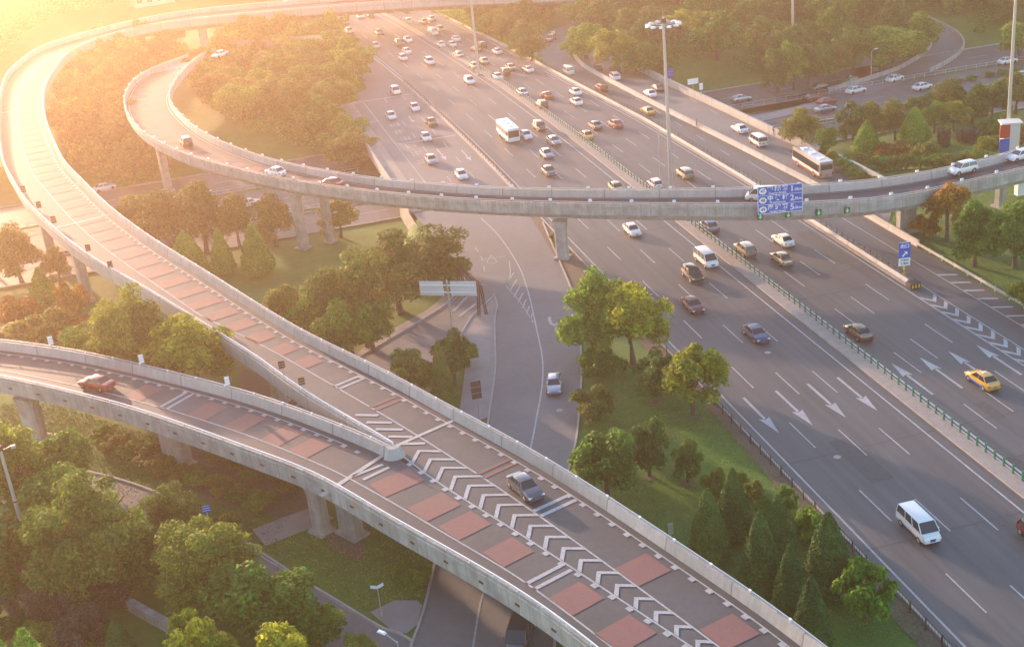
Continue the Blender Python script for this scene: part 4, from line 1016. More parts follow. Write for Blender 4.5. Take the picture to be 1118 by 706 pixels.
 ('o1', 'broadleaf_tree', 1036, 130, 80, 44, 'olive tree at the far kerb of the tree-side lane, left one', 'tree'),
 ('d2', 'broadleaf_tree', 1062, 135, 84, 40, 'dark tree with visible trunk at the grass corner', 'tree'),
 ('d0', 'broadleaf_tree', 1083, 128, 82, 36, 'dark street tree, second from the right pole', 'tree'),
 ('o2', 'broadleaf_tree', 1108, 124, 74, 44, 'street tree right behind the tall right-hand pole', 'tree'),
 ('t0', 'conical_tree', 946, 170, 128, 30, 'bright green cone-shaped tree, smaller of two by the sunken street', 'tree'),
 ('t1', 'conical_tree', 998, 156, 113, 33, 'bright green cone-shaped tree, larger of two by the sunken street', 'tree'),
 ('g3', 'broadleaf_tree', 904, 172, 136, 22, 'thin light tree at the end of the pale wall', 'tree'),
 ('g0', 'broadleaf_tree', 1092, 152, 118, 40, 'green bushy tree in front of the tall right-hand pole', 'tree'),
 ('u0', 'shrub', 1031, 160, 138, 16, 'small purplish shrub on the park lawn, left one', 'shrub'),
 ('u0', 'shrub', 1058, 156, 137, 18, 'small purplish shrub on the park lawn, right one', 'shrub'),
 ('mr', 'shrub', 975, 174, 152, 36, 'brownish bush below the bright cone-shaped trees', 'shrub'),
 ('mo', 'shrub', 1012, 178, 154, 34, 'olive bush beside the crossing ramp parapet at right', 'shrub'),
 ('y1', 'broadleaf_tree', 1078, 172, 146, 28, 'round yellow-green tree left of the kiosk', 'tree'),
 ('mr', 'shrub', 1112, 162, 138, 30, 'golden bush right of the kiosk', 'shrub'),
 ('my', 'shrub', 898, 172, 158, 14, 'yellow climbing bush on the pale wall, upper one', 'shrub'),
 ('my', 'shrub', 908, 179, 163, 14, 'yellow climbing bush on the pale wall, lower one', 'shrub'),
 ('m1', 'shrub', 940, 190, 178, 40, 'low clipped hedge bush beside the footway end at the ramp', 'shrub'),
 ('m0', 'shrub', 1112, 62, 20, 40, 'rounded dark bush at the far right top', 'shrub'),
 ('d0', 'broadleaf_tree', 849, 101, 48, 34, 'park tree with bare trunk, leftmost of the lawn-edge row', 'tree'),
 ('g1', 'broadleaf_tree', 867, 98, 40, 34, 'park tree with bare trunk, second of the lawn-edge row', 'tree'),
 ('o1', 'broadleaf_tree', 883, 94, 44, 30, 'park tree with bare trunk, third of the lawn-edge row', 'tree'),
 ('d1', 'broadleaf_tree', 899, 90, 44, 32, 'park tree with bare trunk, fourth of the lawn-edge row', 'tree'),
 ('o2', 'broadleaf_tree', 912, 86, 42, 32, 'park tree with bare trunk, fifth of the lawn-edge row', 'tree'),
 ('g2', 'broadleaf_tree', 932, 76, 21, 40, 'tall park tree at the corner of the small park road', 'tree'),
 ('g3', 'broadleaf_tree', 975, 76, 22, 62, 'large round tree inside the curved ramp at upper right', 'tree'),
 ('g0', 'broadleaf_tree', 1000, 62, 5, 54, 'large round tree nearest the bend of the far curved ramp', 'tree'),
 ('g1', 'broadleaf_tree', 705, 88, 36, 70, 'large bright-topped tree above the outer wall near the tall mast', 'tree'),
 ('y0', 'broadleaf_tree', 672, 78, 26, 46, 'light golden tree beside the parked traffic at the frontage road', 'tree'),
 ('g2', 'broadleaf_tree', 640, 64, 18, 50, 'golden tree inside the bend of the far slip road', 'tree'),
]
for k, nm, bx, by, ty, w, lab, cat in PLANTS:
    g, R, H = fit(bx, by, ty, w*(1.02 if nm == 'conifer' else 1))
    place(k, nm, g.x, g.y, g.z, R, H, lab, cat)
# woods: individual trees at jittered spots, each region a group that the label names
def inside(p, pl):
    c = False; j = len(pl)-1
    for i in range(len(pl)):
        a, b = pl[i], pl[j]
        if (a[1] > p[1]) != (b[1] > p[1]) and p[0] < (b[0]-a[0])*(p[1]-a[1])/(b[1]-a[1])+a[0]: c = not c
        j = i
    return c
taken = []
def wood(pl, keys, Rr, Hr, gap, label, group, xr, yr, name='broadleaf_tree', cat='tree', zmax=99):
    n = 0; r = random.Random(hash(group) % 1000 if False else len(group)*7+len(label))
    for _ in range(int((xr[1]-xr[0])*(yr[1]-yr[0])/gap/gap*30)):
        x, y = r.uniform(*xr), r.uniform(*yr); z = TZ(x, y); p = PX((x, y, z))
        if not inside(p, pl): continue
        if any((x-a)**2+(y-b)**2 < (gap*(.8+.2*q))**2 for a, b, q in taken): continue
        taken.append((x, y, r.random())); place(r.choice(keys), name, x, y, z, r.uniform(*Rr), min(zmax, r.uniform(*Hr)), label, cat, group); n += 1
    return n
cnt = []
cnt.append(wood([(82, 76), (110, 62), (190, 50), (206, 52), (165, 70), (138, 92), (126, 118), (136, 142), (170, 172), (190, 186), (140, 200), (112, 196), (86, 172), (70, 140), (66, 105)],
     ['g0', 'g1', 'o0', 'o1', 'd0'], (4.2, 5.6), (7, 9.5), 8.6, 'hazy golden tree in the wood between the two looping ramps at left', 'trees between the looping ramps', (-60, 40), (220, 400)))
cnt.append(wood([(232, 72), (268, 44), (372, 44), (378, 66), (392, 88), (372, 100), (366, 112), (380, 150), (400, 178), (384, 182), (340, 162), (300, 150), (262, 132), (228, 112), (214, 92)],
     ['g0', 'g2', 'o0', 'o2', 'g3'], (4.4, 6.0), (7, 9.5), 8.6, 'hazy golden tree in the wood inside the crossing ramp loop', 'trees inside the crossing ramp loop', (-10, 60), (215, 430)))
FARPL = [(-60, 60), (-60, -30), (420, -40), (395, -6), (280, -2), (205, 2), (125, 18), (82, 26), (50, 38), (20, 56), (2, 72), (-20, 110)]
def farwood():
    r = random.Random(3); seen = []; qs = []; tb = MB()
    base = [leaves(*[a for a in (lambda PN: (PN[0]*np.array([4.6, 4.6, 7])+np.array([0, 0, 2.2]), PN[1]))(crown_points(200+i, 1500, 26, .8, .32))], .55, i) for i in range(4)]
    for _ in range(30000):
        x, y = r.uniform(-110, 100), r.uniform(330, 640); p = PX((x, y, 0))
        if not inside(p, FARPL) or any((x-a)**2+(y-b)**2 < 64 for a, b in seen): continue
        seen.append((x, y)); k = r.uniform(.8, 1.25); t = r.uniform(0, 6.28); q = r.choice(base)*k
        q = q@np.array([[math.cos(t), math.sin(t), 0], [-math.sin(t), math.cos(t), 0], [0, 0, 1]]); qs.append(q+np.array([x, y, 0])); tb.tube((x, y, 0), (x, y, 5), .25, .15, 5, False)
    o = bpy.data.objects.new('far_wood', leafmesh('far_wood', np.concatenate(qs), L_['green'])); C.objects.link(o); tag(o, kind='stuff')
    return len(seen)
print('FAR', farwood())
cnt.append(wood([(398, 0), (545, 0), (530, 14), (560, 44), (600, 70), (588, 62), (576, 48), (582, 32), (604, 14), (640, 4), (630, -20), (400, -30)],
     ['g0', 'o1', 'd0', 'o2'], (4.2, 5.2), (6.5, 8.5), 9.6, 'golden tree in the strip between highway and far slip road', 'trees between highway and slip road', (60, 130), (290, 560)))
cnt.append(wood([(636, 30), (645, -20), (1180, -60), (1180, 30), (1100, 40), (1064, 34), (1046, 18), (1010, 12), (1000, 24), (1012, 40), (994, 58), (960, 44), (930, 36), (922, 66), (860, 84), (800, 82), (752, 78), (720, 66), (690, 52), (662, 44), (642, 52)],
     ['g0', 'g1', 'g2', 'g3', 'd0', 'd1', 'd2', 'o0', 'y0'], (4.4, 7.4), (6.5, 12.0), 11.0, 'green tree in the dense wood filling the upper right', 'trees of the upper right wood', (90, 260), (240, 470)))
cnt.append(wood([(545, 18), (575, 22), (570, 46), (585, 72), (570, 62), (548, 50), (520, 34), (500, 22)],
     ['g0', 'o1', 'o2'], (3.4, 4.4), (5, 7.5), 7.0, 'golden tree squeezed beside the outer highway edge, far up', 'trees beside the outer highway edge', (70, 110), (280, 420)))
print('WOOD', cnt, sum(cnt))
open('/tmp/cnt.txt','w').write(str(cnt)) if False else None
# continuous undergrowth below the woods
def undergrowth(pl, xr, yr, n, hmax, seed):
    r = np.random.default_rng(seed); B = []
    xs, ys = r.uniform(*xr, 9000), r.uniform(*yr, 9000)
    for x, y in zip(xs, ys):
        z = TZ(x, y)
        if inside(PX((x, y, z+.6)), pl): B.append((x, y, z, r.uniform(.9, 2.2), r.uniform(.35, 1)*hmax))
        if len(B) > 900: break
    B = np.array(B); k = r.integers(0, len(B), n); v = r.normal(0, 1, (n, 3)); v /= np.linalg.norm(v, axis=1)[:, None]; v[:, 2] = abs(v[:, 2])
    P = B[k, :3]+v*np.stack([B[k, 3]*1.25, B[k, 3]*1.25, B[k, 4]], 1)*r.uniform(.7, 1.05, n)[:, None]
    o = bpy.data.objects.new('undergrowth', leafmesh('undergrowth', leaves(P, v*.6+np.array([0, 0, .5]), .27, seed), L_['green'])); C.objects.link(o); tag(o, kind='stuff')
WOODS = [([(82, 76), (110, 62), (190, 50), (206, 52), (165, 70), (138, 92), (126, 118), (136, 142), (170, 172), (190, 186), (140, 200), (112, 196), (86, 172), (70, 140), (66, 105)], (-60, 40), (215, 400)),
 ([(232, 72), (268, 44), (372, 44), (378, 66), (392, 88), (372, 100), (366, 112), (372, 140), (384, 172), (340, 162), (300, 150), (262, 132), (228, 112), (214, 92)], (-10, 60), (215, 430)),
 ([(636, 30), (645, -20), (1180, -60), (1180, 30), (1100, 40), (1064, 34), (1046, 18), (1010, 12), (1000, 24), (1012, 40), (994, 58), (960, 44), (930, 36), (922, 66), (860, 76), (800, 72), (752, 70), (720, 62), (690, 52), (662, 44), (642, 52)], (90, 260), (240, 470)),
 ([(470, 10), (545, 6), (600, 12), (590, 30), (578, 50), (590, 66), (570, 56), (520, 30)], (70, 110), (285, 450))]
for k, (pl, xr, yr) in enumerate(WOODS): undergrowth(pl, xr, yr, (70000, 60000, 110000, 25000)[k], (2.4, 2.4, 2.8, 2)[k], 300+k)
# low bush rows that can be counted
def row(keys, pts, n, R, H, label, group, name='shrub'):
    P = resample([GT(*q) for q in pts], 0.5); 
    for i in range(n):
        p = P[int((len(P)-1)*(i+.5)/n)]; place(rng.choice(keys), name, p.x+rng.uniform(-.3, .3), p.y+rng.uniform(-.3, .3), TZ(p.x, p.y), R*rng.uniform(.85, 1.2), H*rng.uniform(.8, 1.2), label, 'shrub', group)
row(['m0', 'm1', 'mo'], [(915, 186), (960, 186), (1000, 184), (1040, 180), (1070, 174)], 12, 2.2, 2.0, 'dark bush in the hedge row just above the crossing ramp at right', 'bushes above the crossing ramp')
row(['m0', 'mo'], [(930, 196), (955, 202), (985, 200), (1010, 196)], 6, 1.8, 1.3, 'low dark bush hidden against the crossing ramp parapet', 'low bushes against the crossing ramp')
row(['m0', 'm1'], [(880, 90), (980, 108), (1040, 92), (1118, 76)][2:], 5, 1.2, .9, 'small clipped bush on the strip between the far ramp and street', 'bushes between ramp and street')
row(['mo', 'm0'], [(300, 340), (330, 362), (372, 388)], 5, 1.8, 1.8, 'low bush along the upper ramp below the crossing ramp piers', 'low bushes beside the upper ramp')
row(['mo', 'mr'], [(0, 345), (60, 352), (110, 366)], 5, 2.0, 2.0, 'olive bush on the left bank between both ramps', 'bushes on the left bank')
row(['m0', 'mo', 'm1'], [(110, 475), (180, 515), (260, 545), (300, 560)], 10, 2.0, 1.5, 'dark bush in the shade under the foreground ramp at left', 'bushes under the foreground ramp')
row(['m0', 'mo'], [(230, 500), (290, 520), (330, 540)], 5, 1.6, 1.2, 'dark bush right of the wide pier under the foreground ramp', 'bushes right of the wide pier')
row(['mo', 'm0'], [(4, 690), (50, 700), (100, 720)], 4, 1.8, 1.6, 'dark low bush near the bottom left corner', 'bushes in the bottom left corner')
row(['mo', 'm0'], [(600, 258), (606, 268), (612, 276)], 3, .7, .6, 'tiny scrub tuft on the bare verge by the middle pier', 'scrub on the bare verge')
row(['m0', 'mo', 'm1'], [(800, 520), (850, 562), (905, 606), (960, 660)], 9, 1.1, .9, 'low scrub along the highway fence at lower right', 'scrub along the highway fence')
# bare soil rings under the lawn trees
sr_ = MB()
for bx, by in ((757, 454), (716, 441), (709, 521), (751, 527), (652, 394), (694, 399)):
    g = GT(bx, by); n = 16; rr = [rng.uniform(.55, .85) for _ in range(n)]
    sr_.add([(g.x+rr[j]*math.cos(2*PI*j/n), g.y+rr[j]*math.sin(2*PI*j/n), .012) for j in range(n)], [tuple(range(n))])
struct('soil_rings', sr_, M['soil'])
# ground cover
def tufts(name, pl, xr, yr, n, size, m):
    r = np.random.default_rng(5); P = []
    xs = r.uniform(*xr, n*4); ys = r.uniform(*yr, n*4)
    for x, y in zip(xs, ys):
        z = TZ(x, y)
        if inside(PX((x, y, z)), pl): P.append((x, y, z+.02))
        if len(P) >= n: break
    P = np.array(P); q = leaves(P, np.tile([0, 0, .35], (len(P), 1)), size, 3)
    o = bpy.data.objects.new(name, leafmesh(name, q, L_[m])); C.objects.link(o); tag(o, kind='stuff')
tufts('lawn_grass', [(640, 380), (700, 400), (760, 430), (850, 520), (1000, 660), (1030, 730), (900, 720), (840, 655), (640, 525), (636, 440)], (20, 60), (60, 150), 45000, .06, 'green')
tufts('lawn_grass', [(284, 600), (350, 560), (470, 590), (470, 650), (430, 655), (395, 665), (330, 628)], (-10, 25), (75, 120), 12000, .08, 'green')
tufts('lawn_grass', [(60, 440), (330, 530), (300, 600), (120, 550), (0, 510), (0, 440)], (-45, 15), (95, 165), 26000, .10, 'deep')
tufts('lawn_grass', [(880, 190), (1118, 120), (1118, 340), (1000, 270), (930, 225)], (85, 150), (110, 215), 20000, .09, 'green')
# ------------------------------------------------------------------ vehicles (built along +Y = forward, origin on the road)
def loft(secs, n_flat=True):
    """secs: (y, half width, z low, z high, shoulder) -> closed hull with rounded shoulders"""
    mb = MB(); vs = []; m = 10
    for y, w, z0, z1, sh in secs:
        h = z1-z0
        vs += [(-w*.86, y, z0), (-w*.98, y, z0+h*.16), (-w, y, z0+h*.5), (-w*.96, y, z0+h*.82), (-w*sh, y, z1), (w*sh, y, z1), (w*.96, y, z0+h*.82), (w, y, z0+h*.5), (w*.98, y, z0+h*.16), (w*.86, y, z0)]
    fs = []
    for i in range(len(secs)-1):
        for j in range(m): a = i*m+j; b = i*m+(j+1) % m; fs.append((a, b, b+m, a+m))
    fs += [tuple(range(m)), tuple(range((len(secs)-1)*m, len(secs)*m))]
    return mb.add(vs, fs)
def paint(name, col, metal=.25, rough=.24): return mat('paint_'+name, col, rough, metal, coat=.7)
CAR_COL = {'white': paint('white', (.72, .71, .69), 0), 'silver': paint('silver', (.42, .42, .43), .6), 'black': paint('black', (.02, .02, .022), .2), 'grey': paint('grey', (.12, .12, .13), .5),
 'red': paint('red', (.30, .025, .02), .2), 'maroon': paint('maroon', (.11, .015, .025), .3), 'beige': paint('beige', (.40, .32, .22), .4), 'blue': paint('blue', (.05, .08, .16), .4), 'yellow': paint('yellow', (.62, .33, .03), .1), 'coffee': paint('coffee', (.42, .33, .27), .1), 'brown': paint('brown', (.13, .085, .05), .4), 'green': paint('green', (.10, .15, .05), .2)}
VP = {}
def wheel(root, x, y, r, w, detail):
    t = MB().tube((x-w/2, y, r), (x+w/2, y, r), r, r, 14).build('wheel', M['tyre'], root, smooth=False)
    if detail:
        s = 1 if x > 0 else -1; MB().tube((x+s*(w/2-.02), y, r), (x+s*(w/2+.015), y, r), r*.62, r*.55, 10).build('rim', M['rim'], t)
def glass_frustum(root, zb, zt, yb0, yb1, yt0, yt1, wb, wt, roof=True, paintm=None, name='windows'):
    g = MB().add([(-wb, yb0, zb), (wb, yb0, zb), (wb, yb1, zb), (-wb, yb1, zb), (-wt, yt0, zt), (wt, yt0, zt), (wt, yt1, zt), (-wt, yt1, zt)], [(3, 2, 1, 0), (4, 5, 6, 7), (0, 1, 5, 4), (1, 2, 6, 5), (2, 3, 7, 6), (3, 0, 4, 7)])
    o = g.build(name, M['glass'], root); shade_bevel(o, .05, 2)
def roof_and_pillars(body_mb, zb, zt, yb0, yb1, yt0, yt1, wb, wt, mids=(.5,), pw=.05):
    t = .035
    body_mb.add([(-wt-.01, yt0-.02, zt-.02), (wt+.01, yt0-.02, zt-.02), (wt+.01, yt1+.02, zt-.02), (-wt-.01, yt1+.02, zt-.02), (-wt*.86, yt0+.12, zt+t), (wt*.86, yt0+.12, zt+t), (wt*.86, yt1-.12, zt+t), (-wt*.86, yt1-.12, zt+t)], [(3, 2, 1, 0), (4, 5, 6, 7), (0, 1, 5, 4), (1, 2, 6, 5), (2, 3, 7, 6), (3, 0, 4, 7)])
    for s in (-1, 1):
        for (yb, yt) in [(yb0+.03, yt0+.03), (yb1-.03, yt1-.03)]+[(yb0+(yb1-yb0)*m, yt0+(yt1-yt0)*m) for m in mids]:
            body_mb.tube((s*(wb+.005), yb, zb-.02), (s*(wt+.005), yt, zt), pw, pw*.9, 5)
def build_vehicle(kind, col, detail):
    root = empty('proto'); P = CAR_COL[col]
    if kind in ('sedan', 'taxi'):
        secs = [(-2.28, .70, .38, .74, .8), (-2.2, .80, .28, .93, .82), (-1.75, .88, .2, 1.0, .86), (-1.0, .90, .2, .98, .9), (.4, .90, .2, .98, .9), (.95, .90, .2, .96, .9), (1.7, .88, .2, .86, .84), (2.15, .80, .24, .74, .8), (2.3, .66, .36, .62, .8)]
        g = (.93, 1.43, -1.78, 1.12, -1.05, .38, .80, .60); R = .32; ax = 1.4; tx = .78; fy, fz, by, bz = 2.18, .62, -2.2, .74
    elif kind == 'suv':
        secs = [(-2.22, .74, .45, 1.0, .84), (-2.12, .86, .32, 1.08, .9), (-1.4, .92, .28, 1.1, .92), (.6, .92, .28, 1.1, .92), (1.1, .92, .28, 1.06, .9), (1.8, .90, .3, .98, .86), (2.15, .84, .34, .9, .82), (2.28, .7, .45, .75, .8)]
        g = (1.05, 1.66, -2.1, 1.15, -1.85, .45, .84, .68); R = .37; ax = 1.35; tx = .8; fy, fz, by, bz = 2.15, .78, -2.14, .98
    elif kind == 'hatch':
        secs = [(-1.95, .68, .42, .9, .84), (-1.85, .8, .28, .98, .88), (-1.2, .84, .22, 1.0, .9), (.6, .84, .22, 1.0, .9), (1.1, .84, .22, .95, .88), (1.65, .82, .24, .84, .84), (1.95, .74, .28, .72, .8), (2.02, .6, .4, .6, .8)]
        g = (.95, 1.5, -1.88, 1.15, -1.5, .35, .78, .6); R = .31; ax = 1.22; tx = .74; fy, fz, by, bz = 1.93, .62, -1.88, .85
    elif kind == 'van':
        secs = [(-2.5, .84, .35, 1.15, .95), (-2.45, .92, .3, 1.2, .97), (1.4, .92, .3, 1.2, .97), (1.9, .92, .3, 1.16, .93), (2.3, .88, .32, 1.0, .86), (2.45, .76, .4, .8, .85)]
        g = (1.15, 1.93, -2.42, 2.0, -2.3, 1.25, .90, .78); R = .34; ax = 1.55; tx = .82; fy, fz, by, bz = 2.38, .72, -2.48, .95
    if kind in ('sedan', 'taxi', 'suv', 'hatch', 'van'):
        b = loft(secs); zb, zt, yb0, yb1, yt0, yt1, wb, wt = g
        roof_and_pillars(b, zb, zt, yb0, yb1, yt0, yt1, wb, wt, mids=(.36, .66) if kind == 'van' else (.52,), pw=.05)
        o = b.build('body', P, root, smooth=True)
        for p in o.data.polygons:
            if len(p.vertices) > 4: p.use_smooth = False
        try: o.data.set_sharp_from_angle(angle=math.radians(38))
        except Exception: pass
        glass_frustum(root, zb, zt-.03, yb0+.02, yb1-.02, yt0+.02, yt1-.02, wb, wt)
        if kind == 'taxi':      # coloured body with a darker lower flank band and roof sign
            MB().box((0, -.2, zt+.1), (.42, .18, .13)).build('roof_sign', M['white'], root)
            w = MB(); 
            for s in (-1, 1): w.box((s*.905, -.1, .42), (.012, 3.2, .2))
            w.build('side_band', M['signblue'], root)
        if detail:
            for s in (-1, 1):
                l = MB().box((s*tx*.82, fy, fz), (.34, .16, .15)).build('headlight', M['lampglass'], root); shade_bevel(l, .03)
                l = MB().box((s*tx*.88, by, bz), (.26, .14, .2)).build('tail_light', M['tail'], root); shade_bevel(l, .03)
                l = MB().box((s*(wb+.12), yb1-.45, zb+.08), (.16, .1, .12)).build('wing_mirror', P, root); shade_bevel(l, .02)
            MB().box((0, by-.085, bz-.14), (.44, .02, .13)).build('number_plate', M['plate'], root); MB().box((0, fy+.11, fz-.14), (.44, .03, .13)).build('number_plate', M['plate'], root)
            MB().box((0, fy+.07, fz-.02), (.6, .05, .12)).build('grille', M['dark'], root)
            MB().box((0, fy+.03, .3), (tx*1.7, .1, .12)).build('bumper', M['dark'], root); MB().box((0, by+.02, .36), (tx*1.8, .1, .12)).build('bumper', M['dark'], root)
        for sx in (-1, 1):
            for sy in (-1, 1): wheel(root, sx*(tx+.02), sy*ax, R, .2, detail)
    elif kind in ('bus', 'coach'):
        L = 11.0 if kind == 'bus' else 8.8; H = 3.0 if kind == 'bus' else 2.9; W = 1.24
        secs = [(-L/2, W*.96, .4, H-.12, .92), (-L/2+.1, W, .32, H, .93), (L/2-.25, W, .32, H, .93), (L/2-.05, W*.97, .34, H-.12, .92), (L/2, W*.93, .45, H-.5, .92)]
        o = loft(secs).build('body', P, root)
        ww = MB()
        for s in (-1, 1):
            ww.box((s*(W-.005), 0, 1.9), (.05, L-.7, 1.2 if kind == 'bus' else .95))
        ww.build('side_windows', M['glass'], root)
        MB().box((0, L/2-.02, 1.85), (2.1, .1, 1.3)).build('windscreen', M['glass'], root); MB().box((0, -L/2+.0, 2.1), (2.0, .08, .85)).build('rear_window', M['glass'], root)
        MB().box((0, 0, .62), (2*W+.03, L-.5, .35)).build('lower_band', CAR_COL['red' if kind == 'bus' else 'silver'], root); MB().box((0, 0, 1.12), (2*W+.035, L-.4, .3)).build('side_band', CAR_COL['white'], root)
        for i, y in enumerate((-L*.3, 0, L*.28)): MB().box((0, y, H+.06), (1.1, 1.0, .16), 0, .85).build('roof_hatch', M['white'], root)
        for s in (-1, 1):
            MB().box((s*.95, L/2, .75), (.35, .08, .2)).build('headlight', M['lampglass'], root); MB().box((s*1.02, -L/2-.02, .95), (.2, .06, .45)).build('tail_light', M['tail'], root)
            for y in (-L*.28, L*.3): wheel(root, s*(W-.12), y, .48, .28, detail)
            MB().box((s*(W+.15), L/2-.1, 2.1), (.12, .12, .5)).build('wing_mirror', M['dark'], root)
        MB().box((0, -L/2-.03, .7), (.5, .03, .16)).build('number_plate', M['plate'], root)
    return root
def vehicle(kind, col, x, y, z, rz, label, group=None, near=None):
    d = math.dist((x, y, z), CAM); detail = d < 270; key = (kind, col, detail)
    if key not in VP:
        root = build_vehicle(kind, col, detail); VP[key] = dict(root=root, tree=[(c, list(c.children)) for c in [o for o in bpy.data.objects if o.parent == root]], used=False)
        VP[key]['tree'] = [(c, [o for o in bpy.data.objects if o.parent == c]) for c in [o for o in bpy.data.objects if o.parent == root]]
    p = VP[key]
    if not p['used']: root = p['root']; p['used'] = True
    else:
        root = p['root'].copy(); C.objects.link(root)
        for c, gs_ in p['tree']:
            k = c.copy(); C.objects.link(k); k.parent = root
            for g_ in gs_: q = g_.copy(); C.objects.link(q); q.parent = k
    for k in ('label', 'category', 'group'):
        if k in root: del root[k]
    root.name = {'sedan': 'sedan_car', 'suv': 'suv_car', 'hatch': 'hatchback_car', 'van': 'van', 'taxi': 'taxi', 'bus': 'city_bus', 'coach': 'coach'}[kind]
    root.location = (x, y, z); root.rotation_euler = (0, 0, rz)
    tag(root, label, {'sedan': 'car', 'suv': 'car', 'hatch': 'car', 'bus': 'bus', 'coach': 'bus'}.get(kind, kind), group); return root
ORD = ['nearest', 'second', 'third', 'fourth', 'fifth', 'sixth', 'seventh', 'eighth', 'ninth', 'tenth', 'eleventh', 'twelfth', 'thirteenth', 'fourteenth', 'fifteenth', 'sixteenth']
NICE = {'sedan': 'saloon car', 'suv': 'off-road car', 'hatch': 'small hatchback', 'van': 'minibus van', 'taxi': 'taxi', 'bus': 'city bus', 'coach': 'coach'}
IN = [(1003, 574, 'van', 'white'), (1132, 582, 'hatch', 'maroon'), (825, 363, 'sedan', 'blue'), (756, 332, 'sedan', 'maroon'), (756, 299, 'suv', 'black'), (771, 283, 'van', 'white'), (690, 250, 'sedan', 'white'),
 (673, 204, 'sedan', 'beige'), (599, 186, 'sedan', 'grey'), (596.6, 167, 'sedan', 'silver'), (604.5, 153, 'sedan', 'silver'), (589, 138, 'suv', 'brown'), (574, 147, 'sedan', 'white'), (555, 147, 'coach', 'white'),
 (512.6, 88, 'suv', 'white'), (469, 67, 'suv', 'white'), (440, 62.7, 'hatch', 'white'), (444, 55.6, 'sedan', 'white'), (445, 43, 'sedan', 'white'), (436, 47, 'suv', 'grey'), (410.4, 49.6, 'hatch', 'silver'), (414, 35, 'sedan', 'beige'), (376.5, 24, 'sedan', 'silver'), (393, 17.5, 'sedan', 'white'), (404, 16, 'hatch', 'grey'), (381, 33, 'sedan', 'white')]
SV = [(431.7, 99, 'suv', 'white'), (452.5, 116.6, 'sedan', 'white'), (426.7, 126, 'sedan', 'white'), (471, 133, 'sedan', 'brown'), (464.8, 149, 'sedan', 'white'), (470.5, 173.5, 'sedan', 'silver'), (503.5, 190, 'sedan', 'white')]
OUT = [(1073, 413, 'taxi', 'yellow'), (937, 361, 'sedan', 'brown'), (853, 281, 'sedan', 'beige'), (855, 261, 'sedan', 'white'), (813.5, 271.5, 'suv', 'beige'), (774, 246, 'sedan', 'blue'), (748, 189, 'suv', 'beige'), (715, 200, 'hatch', 'white'),
 (640, 146.7, 'taxi', 'yellow'), (649.5, 136, 'sedan', 'grey'), (672, 134.6, 'sedan', 'red'), (591.3, 114, 'suv', 'brown'), (597, 103.5, 'sedan', 'red'), (570, 100, 'sedan', 'silver'), (628, 99.5, 'sedan', 'white'), (629, 110.3, 'sedan', 'white'), (576.3, 75.2, 'sedan', 'white'),
 (557, 72.7, 'sedan', 'beige'), (550.7, 78.2, 'suv', 'brown'), (542.7, 82.7, 'sedan', 'white'), (518, 71, 'sedan', 'beige'), (528, 66, 'sedan', 'beige'), (542.7, 55.6, 'sedan', 'white'), (519.4, 53.4, 'sedan', 'brown'), (526, 49, 'suv', 'brown'), (500.6, 59, 'sedan', 'silver'),
 (493, 48, 'sedan', 'white'), (481, 48, 'sedan', 'white'), (497.6, 42, 'sedan', 'white'), (472.5, 35, 'van', 'white'), (480, 31, 'sedan', 'beige'), (471, 20, 'sedan', 'white'), (462.5, 23.3, 'taxi', 'yellow'), (445.5, 22.5, 'sedan', 'white'), (441.7, 11, 'sedan', 'beige'), (424, 12, 'sedan', 'grey')]
def lane_cars(lst, lanes, dirn, road, z=0):
    rec = []
    for px, py, kind, col in lst:
        g = G(px, py, z+.7); xn = g.x+2.5e-4*max(0, g.y-210)**2
        li = min(range(len(lanes)), key=lambda i: abs(lanes[i][0]-xn)); rec.append((li, g.y, g.x, kind, col))
    for li in range(len(lanes)):
        L = sorted([r for r in rec if r[0] == li], key=lambda r: r[1])
        for k, (_, y, x, kind, col) in enumerate(L):
            lab = f"{col} {NICE[kind]}, {ORD[min(k,15)]} in {lanes[li][1]} {road}"
            sl_ = math.atan(-5e-4*max(0, y-210))
            rz = (PI if dirn < 0 else 0)-sl_
            vehicle(kind, col, x, y, z+.02, rz+rng.uniform(-.02, .02), lab, 'vehicles on the '+{'of the oncoming main lanes': 'oncoming main lanes', 'of the outbound main lanes': 'outbound main lanes', 'of the left service road': 'left service road'}[road])
lane_cars(IN, [(52.3, 'the outermost lane'), (56.2, 'the second outermost lane'), (60.1, 'the second lane from the median'), (63.9, 'the median-side lane')], -1, 'of the oncoming main lanes')
lane_cars(OUT, [(71, 'the median-side lane'), (74.4, 'the second lane from the median'), (78, 'the second outermost lane'), (81.8, 'the outermost lane')], 1, 'of the outbound main lanes')
lane_cars(SV, [(34, 'the left lane'), (38.4, 'the second lane'), (42.5, 'the third lane'), (46.6, 'the lane by the divider')], -1, 'of the left service road')
def free(px, py, kind, col, to, label, z=0.0, group=None):
    g = G(px, py, z+.7); h = G(to[0], to[1], z+.7)-g; rz = math.atan2(-h.x, h.y)
    return vehicle(kind, col, g.x, g.y, z+.03, rz, label, group)
